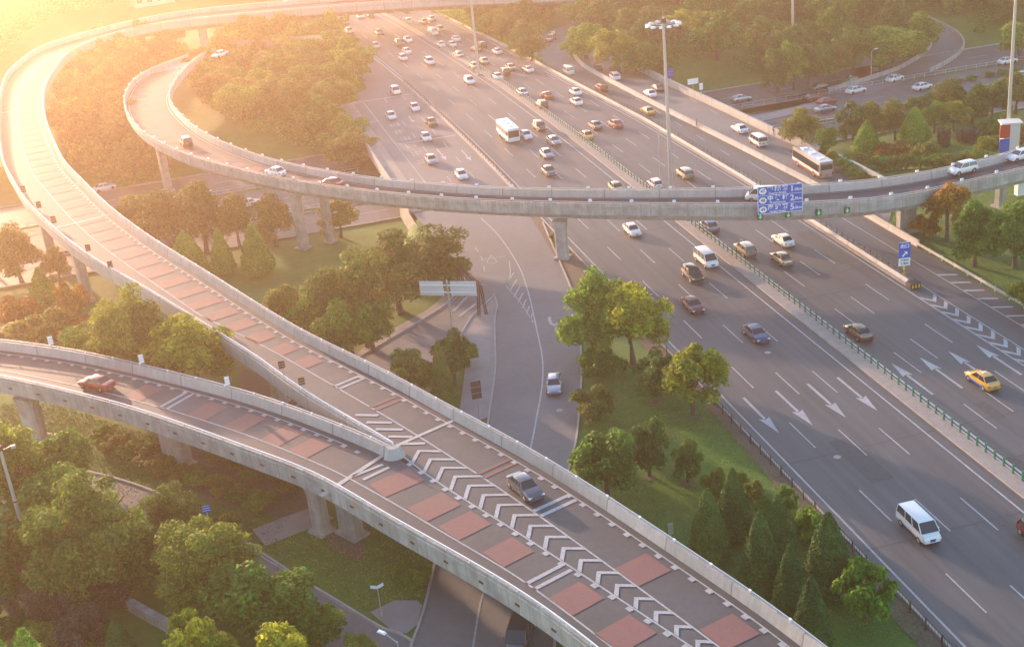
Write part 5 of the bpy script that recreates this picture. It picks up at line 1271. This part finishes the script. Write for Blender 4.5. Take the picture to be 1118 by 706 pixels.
# slip and outer roads at upper right
free(601.4, 42, 'suv', 'beige', (590, 50), 'beige off-road car on the bend of the far slip road')
free(620, 77.5, 'van', 'white', (610, 70), 'white van entering the straight of the slip road, behind a red car')
free(656.5, 96, 'suv', 'red', (640, 86), 'dark red off-road car on the slip road beside the divider railing')
free(707, 120.5, 'taxi', 'yellow', (690, 110), 'pale yellow taxi on the slip road by the tall mast')
free(657.8, 53.6, 'sedan', 'silver', (668, 45), 'small silver car farthest up the outer frontage road')
free(653, 74, 'suv', 'brown', (650, 66), 'brown off-road car on the frontage road at the divider end')
free(671.6, 75.7, 'suv', 'black', (664, 68), 'dark off-road car behind a white one on the frontage road')
free(671, 83.4, 'suv', 'white', (660, 74), 'white off-road car just in front of the dark one on the frontage road')
free(717.5, 95.5, 'sedan', 'black', (705, 88), 'black car overtaking a white car left of the tall mast')
free(709.5, 101.5, 'sedan', 'white', (695, 93), 'white car side by side with a black car left of the tall mast')
free(807.7, 140, 'sedan', 'white', (790, 131), 'white saloon on the outer road ahead of the white minibus')
free(827.7, 154, 'van', 'white', (810, 143), 'white minibus on the outer road ahead of the city bus')
free(887, 182, 'bus', 'coffee', (860, 165), 'long pale brown city bus with dark windows on the outer road before the crossing ramp')
# sunken street
ZS = -3.95
for a in [(934.5, 97.8, 'sedan', 'white', (960, 92), 'white saloon on the sunken street just left of the far ramp mouth'), (977, 85, 'sedan', 'white', (1000, 77), 'white saloon heading up the far curved ramp'), (1007, 94, 'sedan', 'white', (1030, 88), 'white saloon passing behind the tree row on the sunken street'),
          (888, 106, 'sedan', 'maroon', (910, 101), 'dark red saloon on the sunken street, behind another red car'), (902.5, 110, 'sedan', 'red', (930, 104), 'red saloon on the sunken street just right of a darker one'), (901, 118, 'sedan', 'silver', (930, 112), 'silver car below the red saloons on the sunken street'),
          (1117, 81.5, 'sedan', 'white', (1135, 78), 'white saloon at the right edge on the sunken street'), (894, 94.5, 'sedan', 'grey', (910, 90), 'grey saloon on the park road, nearest the lawn'), (928, 87.5, 'taxi', 'green', (915, 92), 'greenish taxi on the small park road below a parked car'), (954.6, 76, 'suv', 'grey', (953, 70), 'grey car highest on the small park road under trees'),
          (809, 107, 'sedan', 'silver', (830, 103), 'silver saloon on the park road beside the outer wall'), (114, 204, 'sedan', 'white', (140, 198), 'white saloon on the sunken street next to the upper ramp'), (219, 208.5, 'hatch', 'white', (240, 204), 'white hatchback half hidden by trees below the crossing ramp bend'), (272, 221, 'sedan', 'white', (292, 216), 'white saloon behind trees left of the crossing ramp piers'), (1100, 66, 'sedan', 'white', (1118, 62), 'white saloon behind the hedge at the right edge')]:
    free(*a, z=ZS)
# elevated ramps
free(203, 154.5, 'suv', 'brown', (190, 142), 'brown off-road car on the bend of the crossing ramp', z=DZ)
free(301, 187, 'sedan', 'white', (280, 181), 'white saloon on the crossing ramp, behind the brown off-road car', z=DZ)
free(362, 199, 'sedan', 'red', (340, 195), 'red saloon on the crossing ramp, behind the white saloon', z=DZ+.05)
free(833, 213.5, 'van', 'white', (800, 214), 'white van on the crossing ramp half behind the blue sign', z=7.2)
free(1051, 184, 'suv', 'white', (1030, 189), 'white off-road car on the crossing ramp near the orange tree', z=6.2)
free(1114, 169, 'sedan', 'white', (1090, 175), 'white saloon on the crossing ramp at the right edge', z=6.1)
free(105, 417, 'sedan', 'red', (60, 408), 'red saloon on the foreground ramp at the left', z=DZ)
free(573, 530, 'sedan', 'grey', (610, 562), 'grey saloon on the merged ramp beside the chevrons', z=DZ)
free(240, 59, 'sedan', 'white', (225, 64), 'white car far up where the crossing ramp leaves the wood', z=DZ)
free(605, 418, 'sedan', 'silver', (605, 440), 'silver-blue saloon driving down the exit road', z=.0)
free(568, 690, 'van', 'grey', (563, 706), 'grey van on the exit road emerging below the foreground ramp', z=.0)
# ------------------------------------------------------------------ street furniture
def lamp_on(P, side, off, every, i0, i1, label, group, face, sc_=.8):
    """small floodlights bolted on a parapet top"""
    proto = None
    for i in range(i0, min(i1, len(P)-1), every):
        p = P[i]+normals(P)[i]*(off*side); a = dirz(P, i)
        if proto is None:
            proto = empty('parapet_lamp'); st = MB().box((0, 0, .2), (.08, .08, .4)).build('stem', M['steel'], proto)
            hd = MB().add([(-.28, -.14, .34), (.28, -.14, .34), (.28, .20, .42), (-.28, .20, .42), (-.28, -.18, .70), (.28, -.18, .70), (.28, .12, .80), (-.28, .12, .80)], [(3, 2, 1, 0), (4, 5, 6, 7), (0, 1, 5, 4), (1, 2, 6, 5), (2, 3, 7, 6), (3, 0, 4, 7)]).build('lamp_head', M['white'], proto)
            r = proto; kids = [st, hd]
        else:
            r = proto.copy(); C.objects.link(r)
            for k in kids: c = k.copy(); C.objects.link(c); c.parent = r
        r.location = p; r.rotation_euler = (0, 0, a+face); r.scale = (sc_, sc_, sc_); tag(r, label, 'lamp', group)
lamp_on(l2n, -1, .14, 4, 8, 170, 'small white floodlight on the camera-side parapet of the crossing ramp', 'floodlights on the near parapet of the crossing ramp', PI)
lamp_on(l2f, 1, .14, 4, 8, 165, 'small white floodlight on the far parapet of the crossing ramp', 'floodlights on the far parapet of the crossing ramp', 0)
iv = nearest_i(r1i, G(60, 155, DZ+PT))
lamp_on(r1i, -1, .14, 3, iv, 400, 'small white floodlight on the right-hand parapet of the upper ramp', 'floodlights on the right parapet of the upper ramp', 0, .45)
lamp_on(r1o, 1, .14, 3, nearest_i(r1o, G(-2, 150, DZ+PT)), 400, 'small white floodlight on the left-hand parapet of the upper ramp', 'floodlights on the left parapet of the upper ramp', PI, .45)
lamp_on(r0n, -1, .14, 3, 12, 400, 'small white floodlight on the far parapet of the foreground ramp', 'floodlights on the far parapet of the foreground ramp', 0, .45)
def pole(label, name, bx, by, tx_, ty, r0=.22, r1=.12, m='steel', z=None, cat='pole'):
    g = GT(bx, by) if z is None else G(bx, by, z)
    lo_, hi = 1.0, 60.0
    for _ in range(30):
        mid = (lo_+hi)/2
        if PX((g.x, g.y, g.z+mid))[1] > ty: lo_ = mid
        else: hi = mid
    root = empty(name, g); tag(root, label, cat)
    MB().tube((0, 0, 0), (0, 0, lo_), r0, r1, 10).build('pole', M[m], root); MB().box((0, 0, .15), (r0*3.2, r0*3.2, .3)).build('base', M['concrete'], root)
    return root, lo_
def mast(label, bx, by, ty, z=None):
    root, h = pole(label, 'high_mast_lamp', bx, by, 0, ty, .34, .2, z=z, cat='lamp mast')
    MB().tube((0, 0, h-.9), (0, 0, h-.2), .55, .4, 12).build('hub', M['rust'], root)
    rg = MB(); n = 20
    for j in range(n):
        a, b_ = 2*PI*j/n, 2*PI*(j+1)/n
        for rr, zz in ((2.3, h-1.0), (1.3, h-.9)): rg.tube((rr*math.cos(a), rr*math.sin(a), zz), (rr*math.cos(b_), rr*math.sin(b_), zz), .06, .06, 5)
    for j in range(6): a = PI*j/3; rg.tube((0, 0, h-.7), (2.3*math.cos(a), 2.3*math.sin(a), h-1.0), .05, .05, 5)
    rg.build('ring_frame', M['steel'], root)
    for j in range(12):
        a = 2*PI*j/12; x, y = 2.5*math.cos(a), 2.5*math.sin(a)
        MB().box((x, y, h-1.1), (.85, .5, .28), a, .8).build('lamp_head', M['white'], root)
    MB().tube((0, 0, h-.2), (0, 0, h+1.3), .04, .02, 5).build('lightning_rod', M['steel'], root)
    return root, h
mast('tall steel lamp mast with a ring of white lamps beside the outbound lanes', 733, 206, 19)
mast('tall lamp mast at the right edge by the kiosk, its head out of view', 1099, 168, -38)
mast('tall pale mast rising out of the upper right wood, head out of view', 866, 60, -60)
mast('slim tall mast standing on the median under the far ramp, pole only', 523, 82, -60)
pole('thin short pole beside the tall lamp mast', 'thin_pole', 722, 206, 0, 140, .1, .08, cat='pole')
g_, hh = pole('leaning-looking brown pole with a camera box at the lower left edge', 'camera_pole', 44, 642, 0, 487, .22, .14, cat='pole')
for k in range(5): MB().tube((0, 0, 1.2+k*2.1), (0, 0, 1.35+k*2.1), .25, .25, 10).build('band', M['yellow'] if k == 0 else M['steel_dark'], g_)
MB().tube((0, 0, hh-.5), (1.1, .3, hh-.3), .05, .04, 6).build('arm', M['steel'], g_); shade_bevel(MB().box((1.1, .3, hh-.45), (.4, .3, .3)).build('camera_box', M['steel'], g_), .04)
shade_bevel(MB().box((-.1, 0, hh-.2), (.7, .5, .5)).build('lamp_box', M['rust'], g_), .05)
# street lamps near the bottom
def street_lamp(label, bx, by, ty, arm=1.4, rz=0, r=.09, head=(.9, .35, .16)):
    root, h = pole(label, 'street_lamp', bx, by, 0, ty, r, r*.7, cat='street lamp'); root.rotation_euler = (0, 0, rz)
    MB().tube((0, 0, h-.1), (arm, 0, h+.35), r*.6, r*.5, 6).build('arm', M['steel'], root)
    o = MB().box((arm+head[0]*.4, 0, h+.38), head, 0, .7).build('lamp_head', M['white'], root); shade_bevel(o, .04); return root
street_lamp('white-headed street lamp at the bottom edge over the side street', 442, 752, 700, 1.2, math.radians(130))
street_lamp('street lamp between the park road and the far ramp under trees', 951, 86, 56, .8, 0)
r_, h_ = pole('small signpost with two angled white boards on the corner below the foreground ramp', 'signpost', 417, 672, 0, 640, .06, .05, cat='signpost')
for s in (-1, 1): MB().box((s*.3, 0, h_+.02), (.62, .06, .3), s*.5).build('board', M['white'], r_)
# ---- text
def text_mesh(body, size, m, name='lettering', parent=None, loc=(0, 0, 0), rot=(0, 0, 0), bold=0.0, align='CENTER', sx=1.0):
    cu_ = bpy.data.curves.new(name, 'FONT'); cu_.body = body; cu_.size = size; cu_.align_x = align; cu_.align_y = 'CENTER'; cu_.offset = bold
    t_ = bpy.data.objects.new(name, cu_); C.objects.link(t_); bpy.context.view_layer.update()
    me = bpy.data.meshes.new_from_object(t_.evaluated_get(bpy.context.evaluated_depsgraph_get())); bpy.data.objects.remove(t_)
    if sx != 1: 
        for v in me.vertices: v.co.x *= sx
    o = bpy.data.objects.new(name, me); C.objects.link(o); me.materials.clear(); me.materials.append(m); o.location = loc; o.rotation_euler = rot; o.parent = parent; return o
def face_cam_rz(g): return math.atan2(g.y-CAM.y, g.x-CAM.x)-PI/2     # +Y of the object points away from the camera
def level_rz(g, h):
    best = None
    for k in range(-90, 91):
        a = math.radians(k); p = PX((g[0]-math.cos(a)*3, g[1]-math.sin(a)*3, h)); q = PX((g[0]+math.cos(a)*3, g[1]+math.sin(a)*3, h))
        e = abs(p[1]-q[1])
        if best is None or e < best[0]: best = (e, a)
    return best[1]
# big blue sign on the crossing ramp (board in the XZ plane, front = -Y)
ib = nearest_i(l2n, G(844, 232, 7.0)); pB = l2n[ib]; 
cB = pB-normals(l2n)[ib]*-.75; cB = Vector((G(844, 216, cB.z-.3).x, cB.y, 0)); cB.y = min((p for p in l2n), key=lambda p: abs(p.x-cB.x)).y-.55; cB.x -= 1.05; sgn = empty('road_sign', (cB.x, cB.y, 0)); ang = dirz(l2n, ib); ang = ang if abs(ang) < PI/2 else ang-PI
sgn.rotation_euler = (0, 0, ang*.6); tag(sgn, 'big blue direction sign with three rows of place names mounted on the crossing ramp', 'road sign')
d_ = (cB-CAM).length; Wb = 47*d_/FPX; c0 = CAM+(cB-CAM)
zt_, zb_ = 0, 0
lo_, hi = 2.0, 14.0
def zat(x, y, py):
    a, b = -5.0, 60.0
    for _ in range(30):
        m_ = (a+b)/2
        if PX((x, y, m_))[1] > py: a = m_
        else: b = m_
    return a
zt_, zb_ = zat(cB.x, cB.y, 202), zat(cB.x, cB.y, 232); Hb = zt_-zb_; zc = (zt_+zb_)/2
shade_bevel(MB().box((0, 0, zc), (Wb, .12, Hb)).build('panel', M['signblue'], sgn), .03)
bd = MB(); t_ = .07
for z in (zb_+t_/2, zt_-t_/2, zb_+Hb/3, zb_+2*Hb/3): bd.box((0, -.07, z), (Wb-.02, .02, t_ if z in (zb_+t_/2, zt_-t_/2) else .05))
for x in (-Wb/2+t_/2, Wb/2-t_/2): bd.box((x, -.07, zc), (t_, .02, Hb))
bd.build('border', M['white'], sgn)
rows = [('学院桥', 'Xueyuan Bridge', '1.0km', '47'), ('中关村', 'Zhongguancun', '2.0km', '48'), ('海淀桥', 'Haidian Bridge', '5.0km', '49')]
for k, (cn_, en, km, num) in enumerate(rows):
    z = zt_-Hb/6-k*Hb/3; rx = (PI/2, 0, 0)
    el = MB(); n = 20; ring = [(-Wb*.385+Wb*.085*math.cos(2*PI*j/n), -.075, z+Hb*.115*math.sin(2*PI*j/n)) for j in range(n)]; el.add(ring, [tuple(range(n))]); el.build('number_disc', M['white'], sgn)
    text_mesh(num, Wb*.10, M['dark'], 'number', sgn, (-Wb*.385, -.09, z), rx, .01)
    for j, ch in enumerate(cn_): text_mesh(ch, Wb*.135, M['white'], 'character', sgn, (-Wb*.22+j*Wb*.165, -.08, z+Hb*.05), rx, .028)
    text_mesh(en, Wb*.062, M['white'], 'lettering', sgn, (-Wb*.06, -.08, z-Hb*.10), rx, .008)
    text_mesh(km[0], Wb*.19, M['white'], 'distance', sgn, (Wb*.265, -.08, z), rx, .02); text_mesh(km[1:], Wb*.092, M['white'], 'distance', sgn, (Wb*.395, -.08, z-Hb*.03), rx, .01)
for x in (-Wb*.3, Wb*.3): MB().box((x, .35, zc-.3), (.15, .6, .15)).build('bracket', M['steel'], sgn)
# lane signals hanging under the crossing ramp
for k, (a, b) in enumerate([(819, 236.5), (849.5, 234.5), (880.5, 232), (911, 229.5)]):
    g = G(a, b, 5.9); g.y = min((p for p in l2n), key=lambda p: abs(p.x-g.x)).y-.3; g.z = zat(g.x, g.y, b); s_ = empty('lane_signal', g); s_.rotation_euler = (0, 0, 0)
    tag(s_, ['green arrow lane signal below the left end of the blue sign', 'green arrow lane signal below the right half of the blue sign', 'green arrow lane signal under the crossing ramp, third from the left', 'green arrow lane signal under the crossing ramp, rightmost'][k], 'signal', 'lane signals under the crossing ramp')
    MB().box((0, 0, 0), (.75, .25, .75)).build('housing', M['dark'], s_)
    ar = MB().add([(0, -.14, -.32), (.3, -.14, 0), (.1, -.14, 0), (.1, -.14, .32), (-.1, -.14, .32), (-.1, -.14, 0), (-.3, -.14, 0)], [(0, 1, 2, 3, 4, 5, 6)]).build('arrow', M['signgreen'], s_)
    MB().box((0, .2, .5), (.08, .5, .5)).build('hanger', M['steel'], s_)
# blue exit sign on the divider nose with crash cushion
g = G(987, 302); es = empty('road_sign', g); es.rotation_euler = (0, 0, math.radians(-12)); tag(es, 'upright blue exit sign with white arrow on the divider tip at right', 'road sign')
zt_, zb_ = zat(g.x, g.y, 264), zat(g.x, g.y, 290); w_ = 12*(g-CAM).length/FPX; Hs = zt_-zb_
MB().tube((0, .1, 0), (0, .1, zt_-.1), .09, .09, 8).build('post', M['steel'], es)
shade_bevel(MB().box((0, 0, zb_+Hs*.66), (w_, .08, Hs*.66)).build('panel', M['signblue'], es), .02); shade_bevel(MB().box((0, 0, zb_+Hs*.16), (w_, .08, Hs*.32)).build('lower_panel', M['white'], es), .02)
MB().box((0, -.045, zb_+Hs*.985), (w_, .02, .06)).build('border', M['white'], es)
text_mesh('出口', .62, M['white'], 'character', es, (0, -.06, zb_+Hs*.82), (PI/2, 0, 0), .015)
a_ = MB(); zz = zb_+Hs*.5; a_.add([(-.38, -.055, zz-.3), (-.24, -.055, zz-.42), (.12, -.055, zz-.02), (-.02, -.055, zz+.1)], [(0, 1, 2, 3)]); a_.add([(-.1, -.055, zz+.32), (.34, -.055, zz+.32), (.34, -.055, zz-.16)], [(0, 1, 2)]); a_.build('arrow', M['white'], es)
for k, tx2 in enumerate(('北辰桥', '安慧桥')): text_mesh(tx2, .36, M['dark'], 'character', es, (0, -.055, zb_+Hs*(.23-.14*k)), (PI/2, 0, 0), .005)
for k in range(2): MB().tube((0, .1, .3+.7*k), (0, .1, .65+.7*k), .16, .16, 8).build('yellow_band', M['yellow'], es)
g = G(997, 314); cc = empty('crash_cushion', g); tag(cc, 'black and yellow crash cushion at the divider tip below the blue exit sign', 'crash cushion')
o = MB().box((0, 0, .42), (1.5, 1.3, .8)).build('body', M['black'], cc); shade_bevel(o, .12, 3)
for k in range(3): MB().box((-.45+.45*k, -.66, .45), (.2, .03, .5), 0, .6).build('yellow_mark', M['yellow'], cc)
for k in range(3): MB().box((.76, -.4+.4*k, .45), (.03, .2, .5)).build('yellow_mark', M['yellow'], cc)
MB().box((.2, .5, 1.0), (1.0, .06, .06)).build('rail', M['steel_dark'], cc)
# blank back of a twin-panel sign by the branch road
g = GT(494, 358); bs = empty('road_sign', g, level_rz(g, 8)); tag(bs, 'grey back of a wide two-panel road sign on a single post by the branch road', 'road sign')
zt_, zb_ = zat(g.x, g.y, 307.5), zat(g.x, g.y, 323); D = (g-CAM).length/FPX
MB().tube((0, 0, 0), (0, 0, zt_+.2), .13, .1, 10).build('post', M['steel'], bs)
for (x0, x1) in ((-32, -5), (3, 32)):
    cx2 = (x0+x1)/2*D; o = MB().box((cx2, .15, (zt_+zb_)/2), ((x1-x0)*D, .08, (zt_-zb_)*1.0)).build('panel', M['wall_white'], bs)
    for z in (zb_+.5, zt_-.5): MB().box((cx2, .07, z), ((x1-x0)*D*.9, .08, .08)).build('stiffener', M['white'], bs)
for z in (zb_+.5, zt_-.5): MB().box((0, 0, z), (62*D, .1, .12)).build('cross_beam', M['white'], bs)
# rusty truss height gate across the branch road
gA, gB = GT(527, 344), GT(505, 324); tg = empty('height_gate', gA); tag(tg, 'rusty lattice height gate across the branch road', 'gate')
H3 = zat(gA.x, gA.y, 312)
def truss(a, b, w, m, par, nm, n):
    a, b = Vector(a), Vector(b); d = (b-a); up_ = Vector((0, 0, 1)) if abs(d.normalized().z) < .7 else Vector((1, 0, 0)); v = up_*w; u2 = d.cross(up_).normalized()*w*.7; mb = MB()
    for o1 in (v*.5-u2*.5, v*.5+u2*.5, -v*.5-u2*.5, -v*.5+u2*.5): mb.tube(a+o1, b+o1, .06, .06, 5)
    for k in range(n):
        p, q = a.lerp(b, k/n), a.lerp(b, (k+1)/n)
        for s in (-.5, .5): mb.tube(p+v*.5+u2*s, q-v*.5+u2*s, .04, .04, 4); mb.tube(q-v*.5+u2*s, q+v*.5+u2*s, .04, .04, 4)
    return mb.build(nm, m, par)
dB = gB-gA; dB.z = 0
for base in (Vector((0, 0, 0)), dB):
    for s in (-.5, .5): truss(base+Vector((s*1.0, 0, 0)), base+Vector((s*.3, 0, H3)), .28, M['rust'], tg, 'leg', 7)
truss(Vector((0, 0, H3)), dB+Vector((0, 0, H3)), .6, M['rust'], tg, 'cross_beam', 14)
# small signs seen from behind
def back_sign(label, bx, by, ty, wpx, hpx, m='steel_dark', z=None, cat='road sign', n=1, pr=.05):
    g = GT(bx, by) if z is None else G(bx, by, z); s_ = empty('small_sign', g); tag(s_, label, cat); zt = zat(g.x, g.y, ty); zb = zat(g.x, g.y, ty+hpx); w = wpx*(g-CAM).length/FPX
    MB().tube((0, .06, 0), (0, .06, zt-g.z-.05), pr, pr, 6).build('post', M['steel'], s_)
    o = MB().box((0, 0, (zt+zb)/2-g.z), (w, .06, zt-zb)).build('panel', M[m], s_); shade_bevel(o, .015)
    fr_ = MB()
    for k in range(1, 3): fr_.box((0, .0-.04, zb-g.z+(zt-zb)*k/3), (w*.96, .02, .04))
    fr_.build('stiffener', M['steel'], s_); return s_
back_sign('dark rectangular sign seen from behind on the footpath by the exit road', 524, 460, 416, 11, 19)
for a, b, t_, lab in ((57, 380, 367, 'small white marker sign on the foreground ramp parapet, leftmost'), (156, 400, 387, 'small white marker sign on the foreground ramp parapet, middle'), (249.5, 424, 411, 'small white marker sign on the foreground ramp parapet, by the gap')):
    back_sign(lab, a, b, t_, 5, 9, 'white', z=DZ+PT)
for a, b, t_, lab in ((310, 412, 394, 'brown sign board on the upper ramp parapet above the gap, left'), (331, 426, 412, 'brown sign board on the upper ramp parapet above the gap, right')):
    back_sign(lab, a, b, t_, 7, 8, 'rust', z=DZ+PT)
for a, b, t_, lab in ((121, 293, 285, 'brown box on the upper ramp parapet above its pier, right one'), (97, 275, 267, 'brown box on the upper ramp parapet, middle one'), (60, 246, 236, 'brown box on the upper ramp parapet above the street, third from left'), (44, 231, 220, 'brown box on the upper ramp parapet above the street, second from left'), (27, 214, 203, 'brown box on the upper ramp parapet above the street, leftmost')):
    back_sign(lab, a, b, t_, 5, 7, 'rust', z=DZ+PT)
back_sign('grey sign back on the lawn edge behind the merged ramp parapet', 733, 590, 571, 6, 12, 'steel', z=2.0)
back_sign('pale upright sign beside the lowest conifer behind the ramp', 879, 690, 670, 5, 14, 'white', z=2.0)
back_sign('small round-topped white sign post on the divider left of the tall mast', 720, 112, 100, 4, 5, 'white')
back_sign('small blue sign on the outer wall behind the tall mast', 733, 98, 75, 6, 10, 'signblue')
back_sign('blue sign beside the tree gap at the top of the frontage road', 693, 35, 20, 10, 6, 'signblue')
back_sign('second blue sign right of the first in the gap of the upper wood', 712, 34, 21, 10, 5, 'signblue')
back_sign('white double board on the outer wall at the lawn corner', 757, 100, 86, 12, 6, 'white', z=1.3)
back_sign('small white post board beside the double board on the wall', 766, 106, 91, 4, 7, 'white', z=1.3)
back_sign('small blue sign with white mark between the feathery trees at lower left', 244, 640, 552, 8, 7, 'signblue', pr=.05)
back_sign('pale upright board among the bottom edge trees', 291, 716, 675, 4, 18, 'white')
for k, (a, b) in enumerate(((604, 40), (590, 50), (585, 62), (626, 27))):
    back_sign(['white marker board on the far slip road bend, second from the top', 'white marker board on the far slip road bend, third from the top', 'white marker board on the far slip road bend, lowest', 'white marker board on the far slip road bend, topmost'][k], a, b, b-6, 4, 5, 'white')
# kiosk / advertising box by the right-hand mast
g = GT(1097, 172); kz = empty('kiosk', g); tag(kz, 'kiosk with red upper and blue lower panel and pale roof behind the right mast', 'kiosk'); kz.rotation_euler = (0, 0, math.radians(-20))
zt_, z1_, zb_ = zat(g.x, g.y, 136), zat(g.x, g.y, 151), zat(g.x, g.y, 168)
MB().box((.9, 1.2, (zt_-g.z)/2), (2.6, 2.4, zt_-g.z)).build('body', M['wall_white'], kz); MB().box((-.2, -.03, (zt_+z1_)/2-g.z), (1.6, .12, zt_-z1_-.1)).build('red_panel', M['signred'], kz)
MB().box((-.2, -.03, (zb_+z1_)/2-g.z), (1.6, .12, z1_-zb_-.2)).build('blue_panel', M['signblue'], kz); MB().box((.9, 1.2, zt_-g.z+.1), (3.4, 2.8, .2)).build('roof', M['wall_white'], kz)
g = G(1114, 214, 0); wb_ = MB().box((g.x, g.y, 1.2), (1.6, 1.0, 2.0)).build('utility_cabinet', M['white']); shade_bevel(wb_, .08); tag(wb_, 'white utility cabinet on the grass at the right edge', 'cabinet')
# ---- people (tiny, walking along the outer road)
def person(label, px, py, tone, rz, z=0.0):
    g = G(px, py, z); r = empty('person', (g.x, g.y, z+.02), rz); tag(r, label, 'person')
    V_ = [(0, 0, .95), (0, .01, 1.2), (0, .02, 1.42), (0, .02, 1.55), (0, .03, 1.68), (.10, 0, .9), (.11, .16, .5), (.11, .08, .06), (-.10, 0, .9), (-.11, -.1, .5), (-.11, -.26, .1), (.2, .02, 1.4), (.25, -.08, 1.12), (.24, .05, .88), (-.2, .02, 1.4), (-.25, .1, 1.12), (-.24, .25, .92), (.11, .22, .03), (-.11, -.14, .03)]
    E_ = [(0, 1), (1, 2), (2, 3), (3, 4), (0, 5), (5, 6), (6, 7), (0, 8), (8, 9), (9, 10), (2, 11), (11, 12), (12, 13), (2, 14), (14, 15), (15, 16), (7, 17), (10, 18)]
    R_ = [.15, .14, .15, .06, .10, .09, .065, .05, .09, .065, .05, .07, .05, .035, .07, .05, .035, .04, .04]
    me = bpy.data.meshes.new('body'); me.from_pydata(V_, E_, []); o = bpy.data.objects.new('body', me); C.objects.link(o); o.parent = r
    sk_ = o.modifiers.new('s', 'SKIN'); o.modifiers.new('d', 'SUBSURF').levels = 1
    for i, v in enumerate(me.skin_vertices[0].data): v.radius = (R_[i], R_[i]*.8); v.use_root = (i == 0)
    bpy.context.view_layer.update(); m2_ = bpy.data.meshes.new_from_object(o.evaluated_get(bpy.context.evaluated_depsgraph_get())); o.modifiers.clear(); o.data = m2_; m2_.materials.clear(); m2_.materials.append(tone)
    MB().tube((0, .02, 1.62), (0, .0, 1.76), .10, .07, 10).build('hair', M['black'], r); 
person('person in dark clothes walking beside the outer wall, left of the pair', 845, 148, M['dark'], 2.6)
person('person in dark clothes walking beside the outer wall, right of the pair', 854.5, 152, M['steel_dark'], 2.6)
person('person in dark clothes standing alone on the frontage road under the trees', 664.5, 66, M['dark'], .5)
person('person standing on the divider near the blue sign', 761, 140, M['dark'], 1.2)
# ---- buildings beyond the woods
def building(label, px, py, w, d, h, rz, floors, cols, roofm='roof', wallm='wall_white', z=0.0):
    g = G(px, py, z); b_ = empty('building', g, rz); tag(b_, label, 'building')
    MB().box((0, d/2, h/2), (w, d, h)).build('wall', M[wallm], b_); rf = MB().box((0, d/2, h+.2), (w+.6, d+.6, .4)).build('roof', M[roofm], b_)
    pr = MB()
    for s in (-1, 1): pr.box((s*(w/2+.2), d/2, h+.6), (.3, d+.6, .6)); pr.box((0, d/2+s*(d/2+.2), h+.6), (w+.1, .3, .6))
    pr.build('parapet', M[wallm], b_); MB().box((w*.2, d*.5, h+1.2), (w*.2, d*.25, 1.8)).build('roof_box', M['concrete'], rf)
    fh = h/floors
    for f in range(floors):
        for c in range(cols):
            x = -w/2+w*(c+.5)/cols; fr_ = MB().box((x, -.02, f*fh+fh*.55), (w/cols*.62, .1, fh*.5)).build('window', M['white'], b_); MB().box((x, -.05, f*fh+fh*.55), (w/cols*.54, .1, fh*.42)).build('pane', M['window'], fr_)
building('pale blocky building standing among the trees beyond the big ramp loop', 170, 6, 14, 10, 12, .2, 3, 4)
building('low pale building at the top left corner beyond the wood', 28, 0, 26, 12, 9, .25, 3, 6, z=0)
building('pale building at the top beside the far end of the big ramp loop', 96, -6, 20, 10, 8, .2, 2, 5)
building('white low house with small dark window in the clearing at the top', 292, 34, 12, 8, 5.0, .1, 1, 3)
building('pale house near the top edge left of the highway', 333, 20, 8, 7, 4.5, .1, 1, 3)
building('pale building at the top edge above the far ramp', 210, -10, 12, 9, 9, .2, 3, 4)
building('low pale building behind the trees at the top, right of centre', 694, 6, 26, 10, 5, -.1, 1, 8)
building('long grey building glimpsed along the top edge above the upper right wood', 920, -34, 60, 12, 8, -.1, 2, 14)
# ------------------------------------------------------------------ haze
hz = bpy.data.meshes.new('haze'); b = bmesh.new(); bmesh.ops.create_cube(b, size=1.0)
bmesh.ops.scale(b, vec=(1900, 1420, 76), verts=b.verts); bmesh.ops.translate(b, vec=(0, 540, 32.5), verts=b.verts); b.to_mesh(hz); b.free()
ho = bpy.data.objects.new('haze', hz); C.objects.link(ho); ho['kind'] = 'stuff'
hm = bpy.data.materials.new('haze'); hm.use_nodes = True; t = hm.node_tree; t.nodes.clear()
o_ = t.nodes.new('ShaderNodeOutputMaterial'); v_ = t.nodes.new('ShaderNodeVolumePrincipled')
v_.inputs['Color'].default_value = (*HAZE_COL, 1); v_.inputs['Density'].default_value = HAZE_DENSITY; v_.inputs['Anisotropy'].default_value = HAZE_G
t.links.new(v_.outputs[0], o_.inputs['Volume']); hz.materials.append(hm)
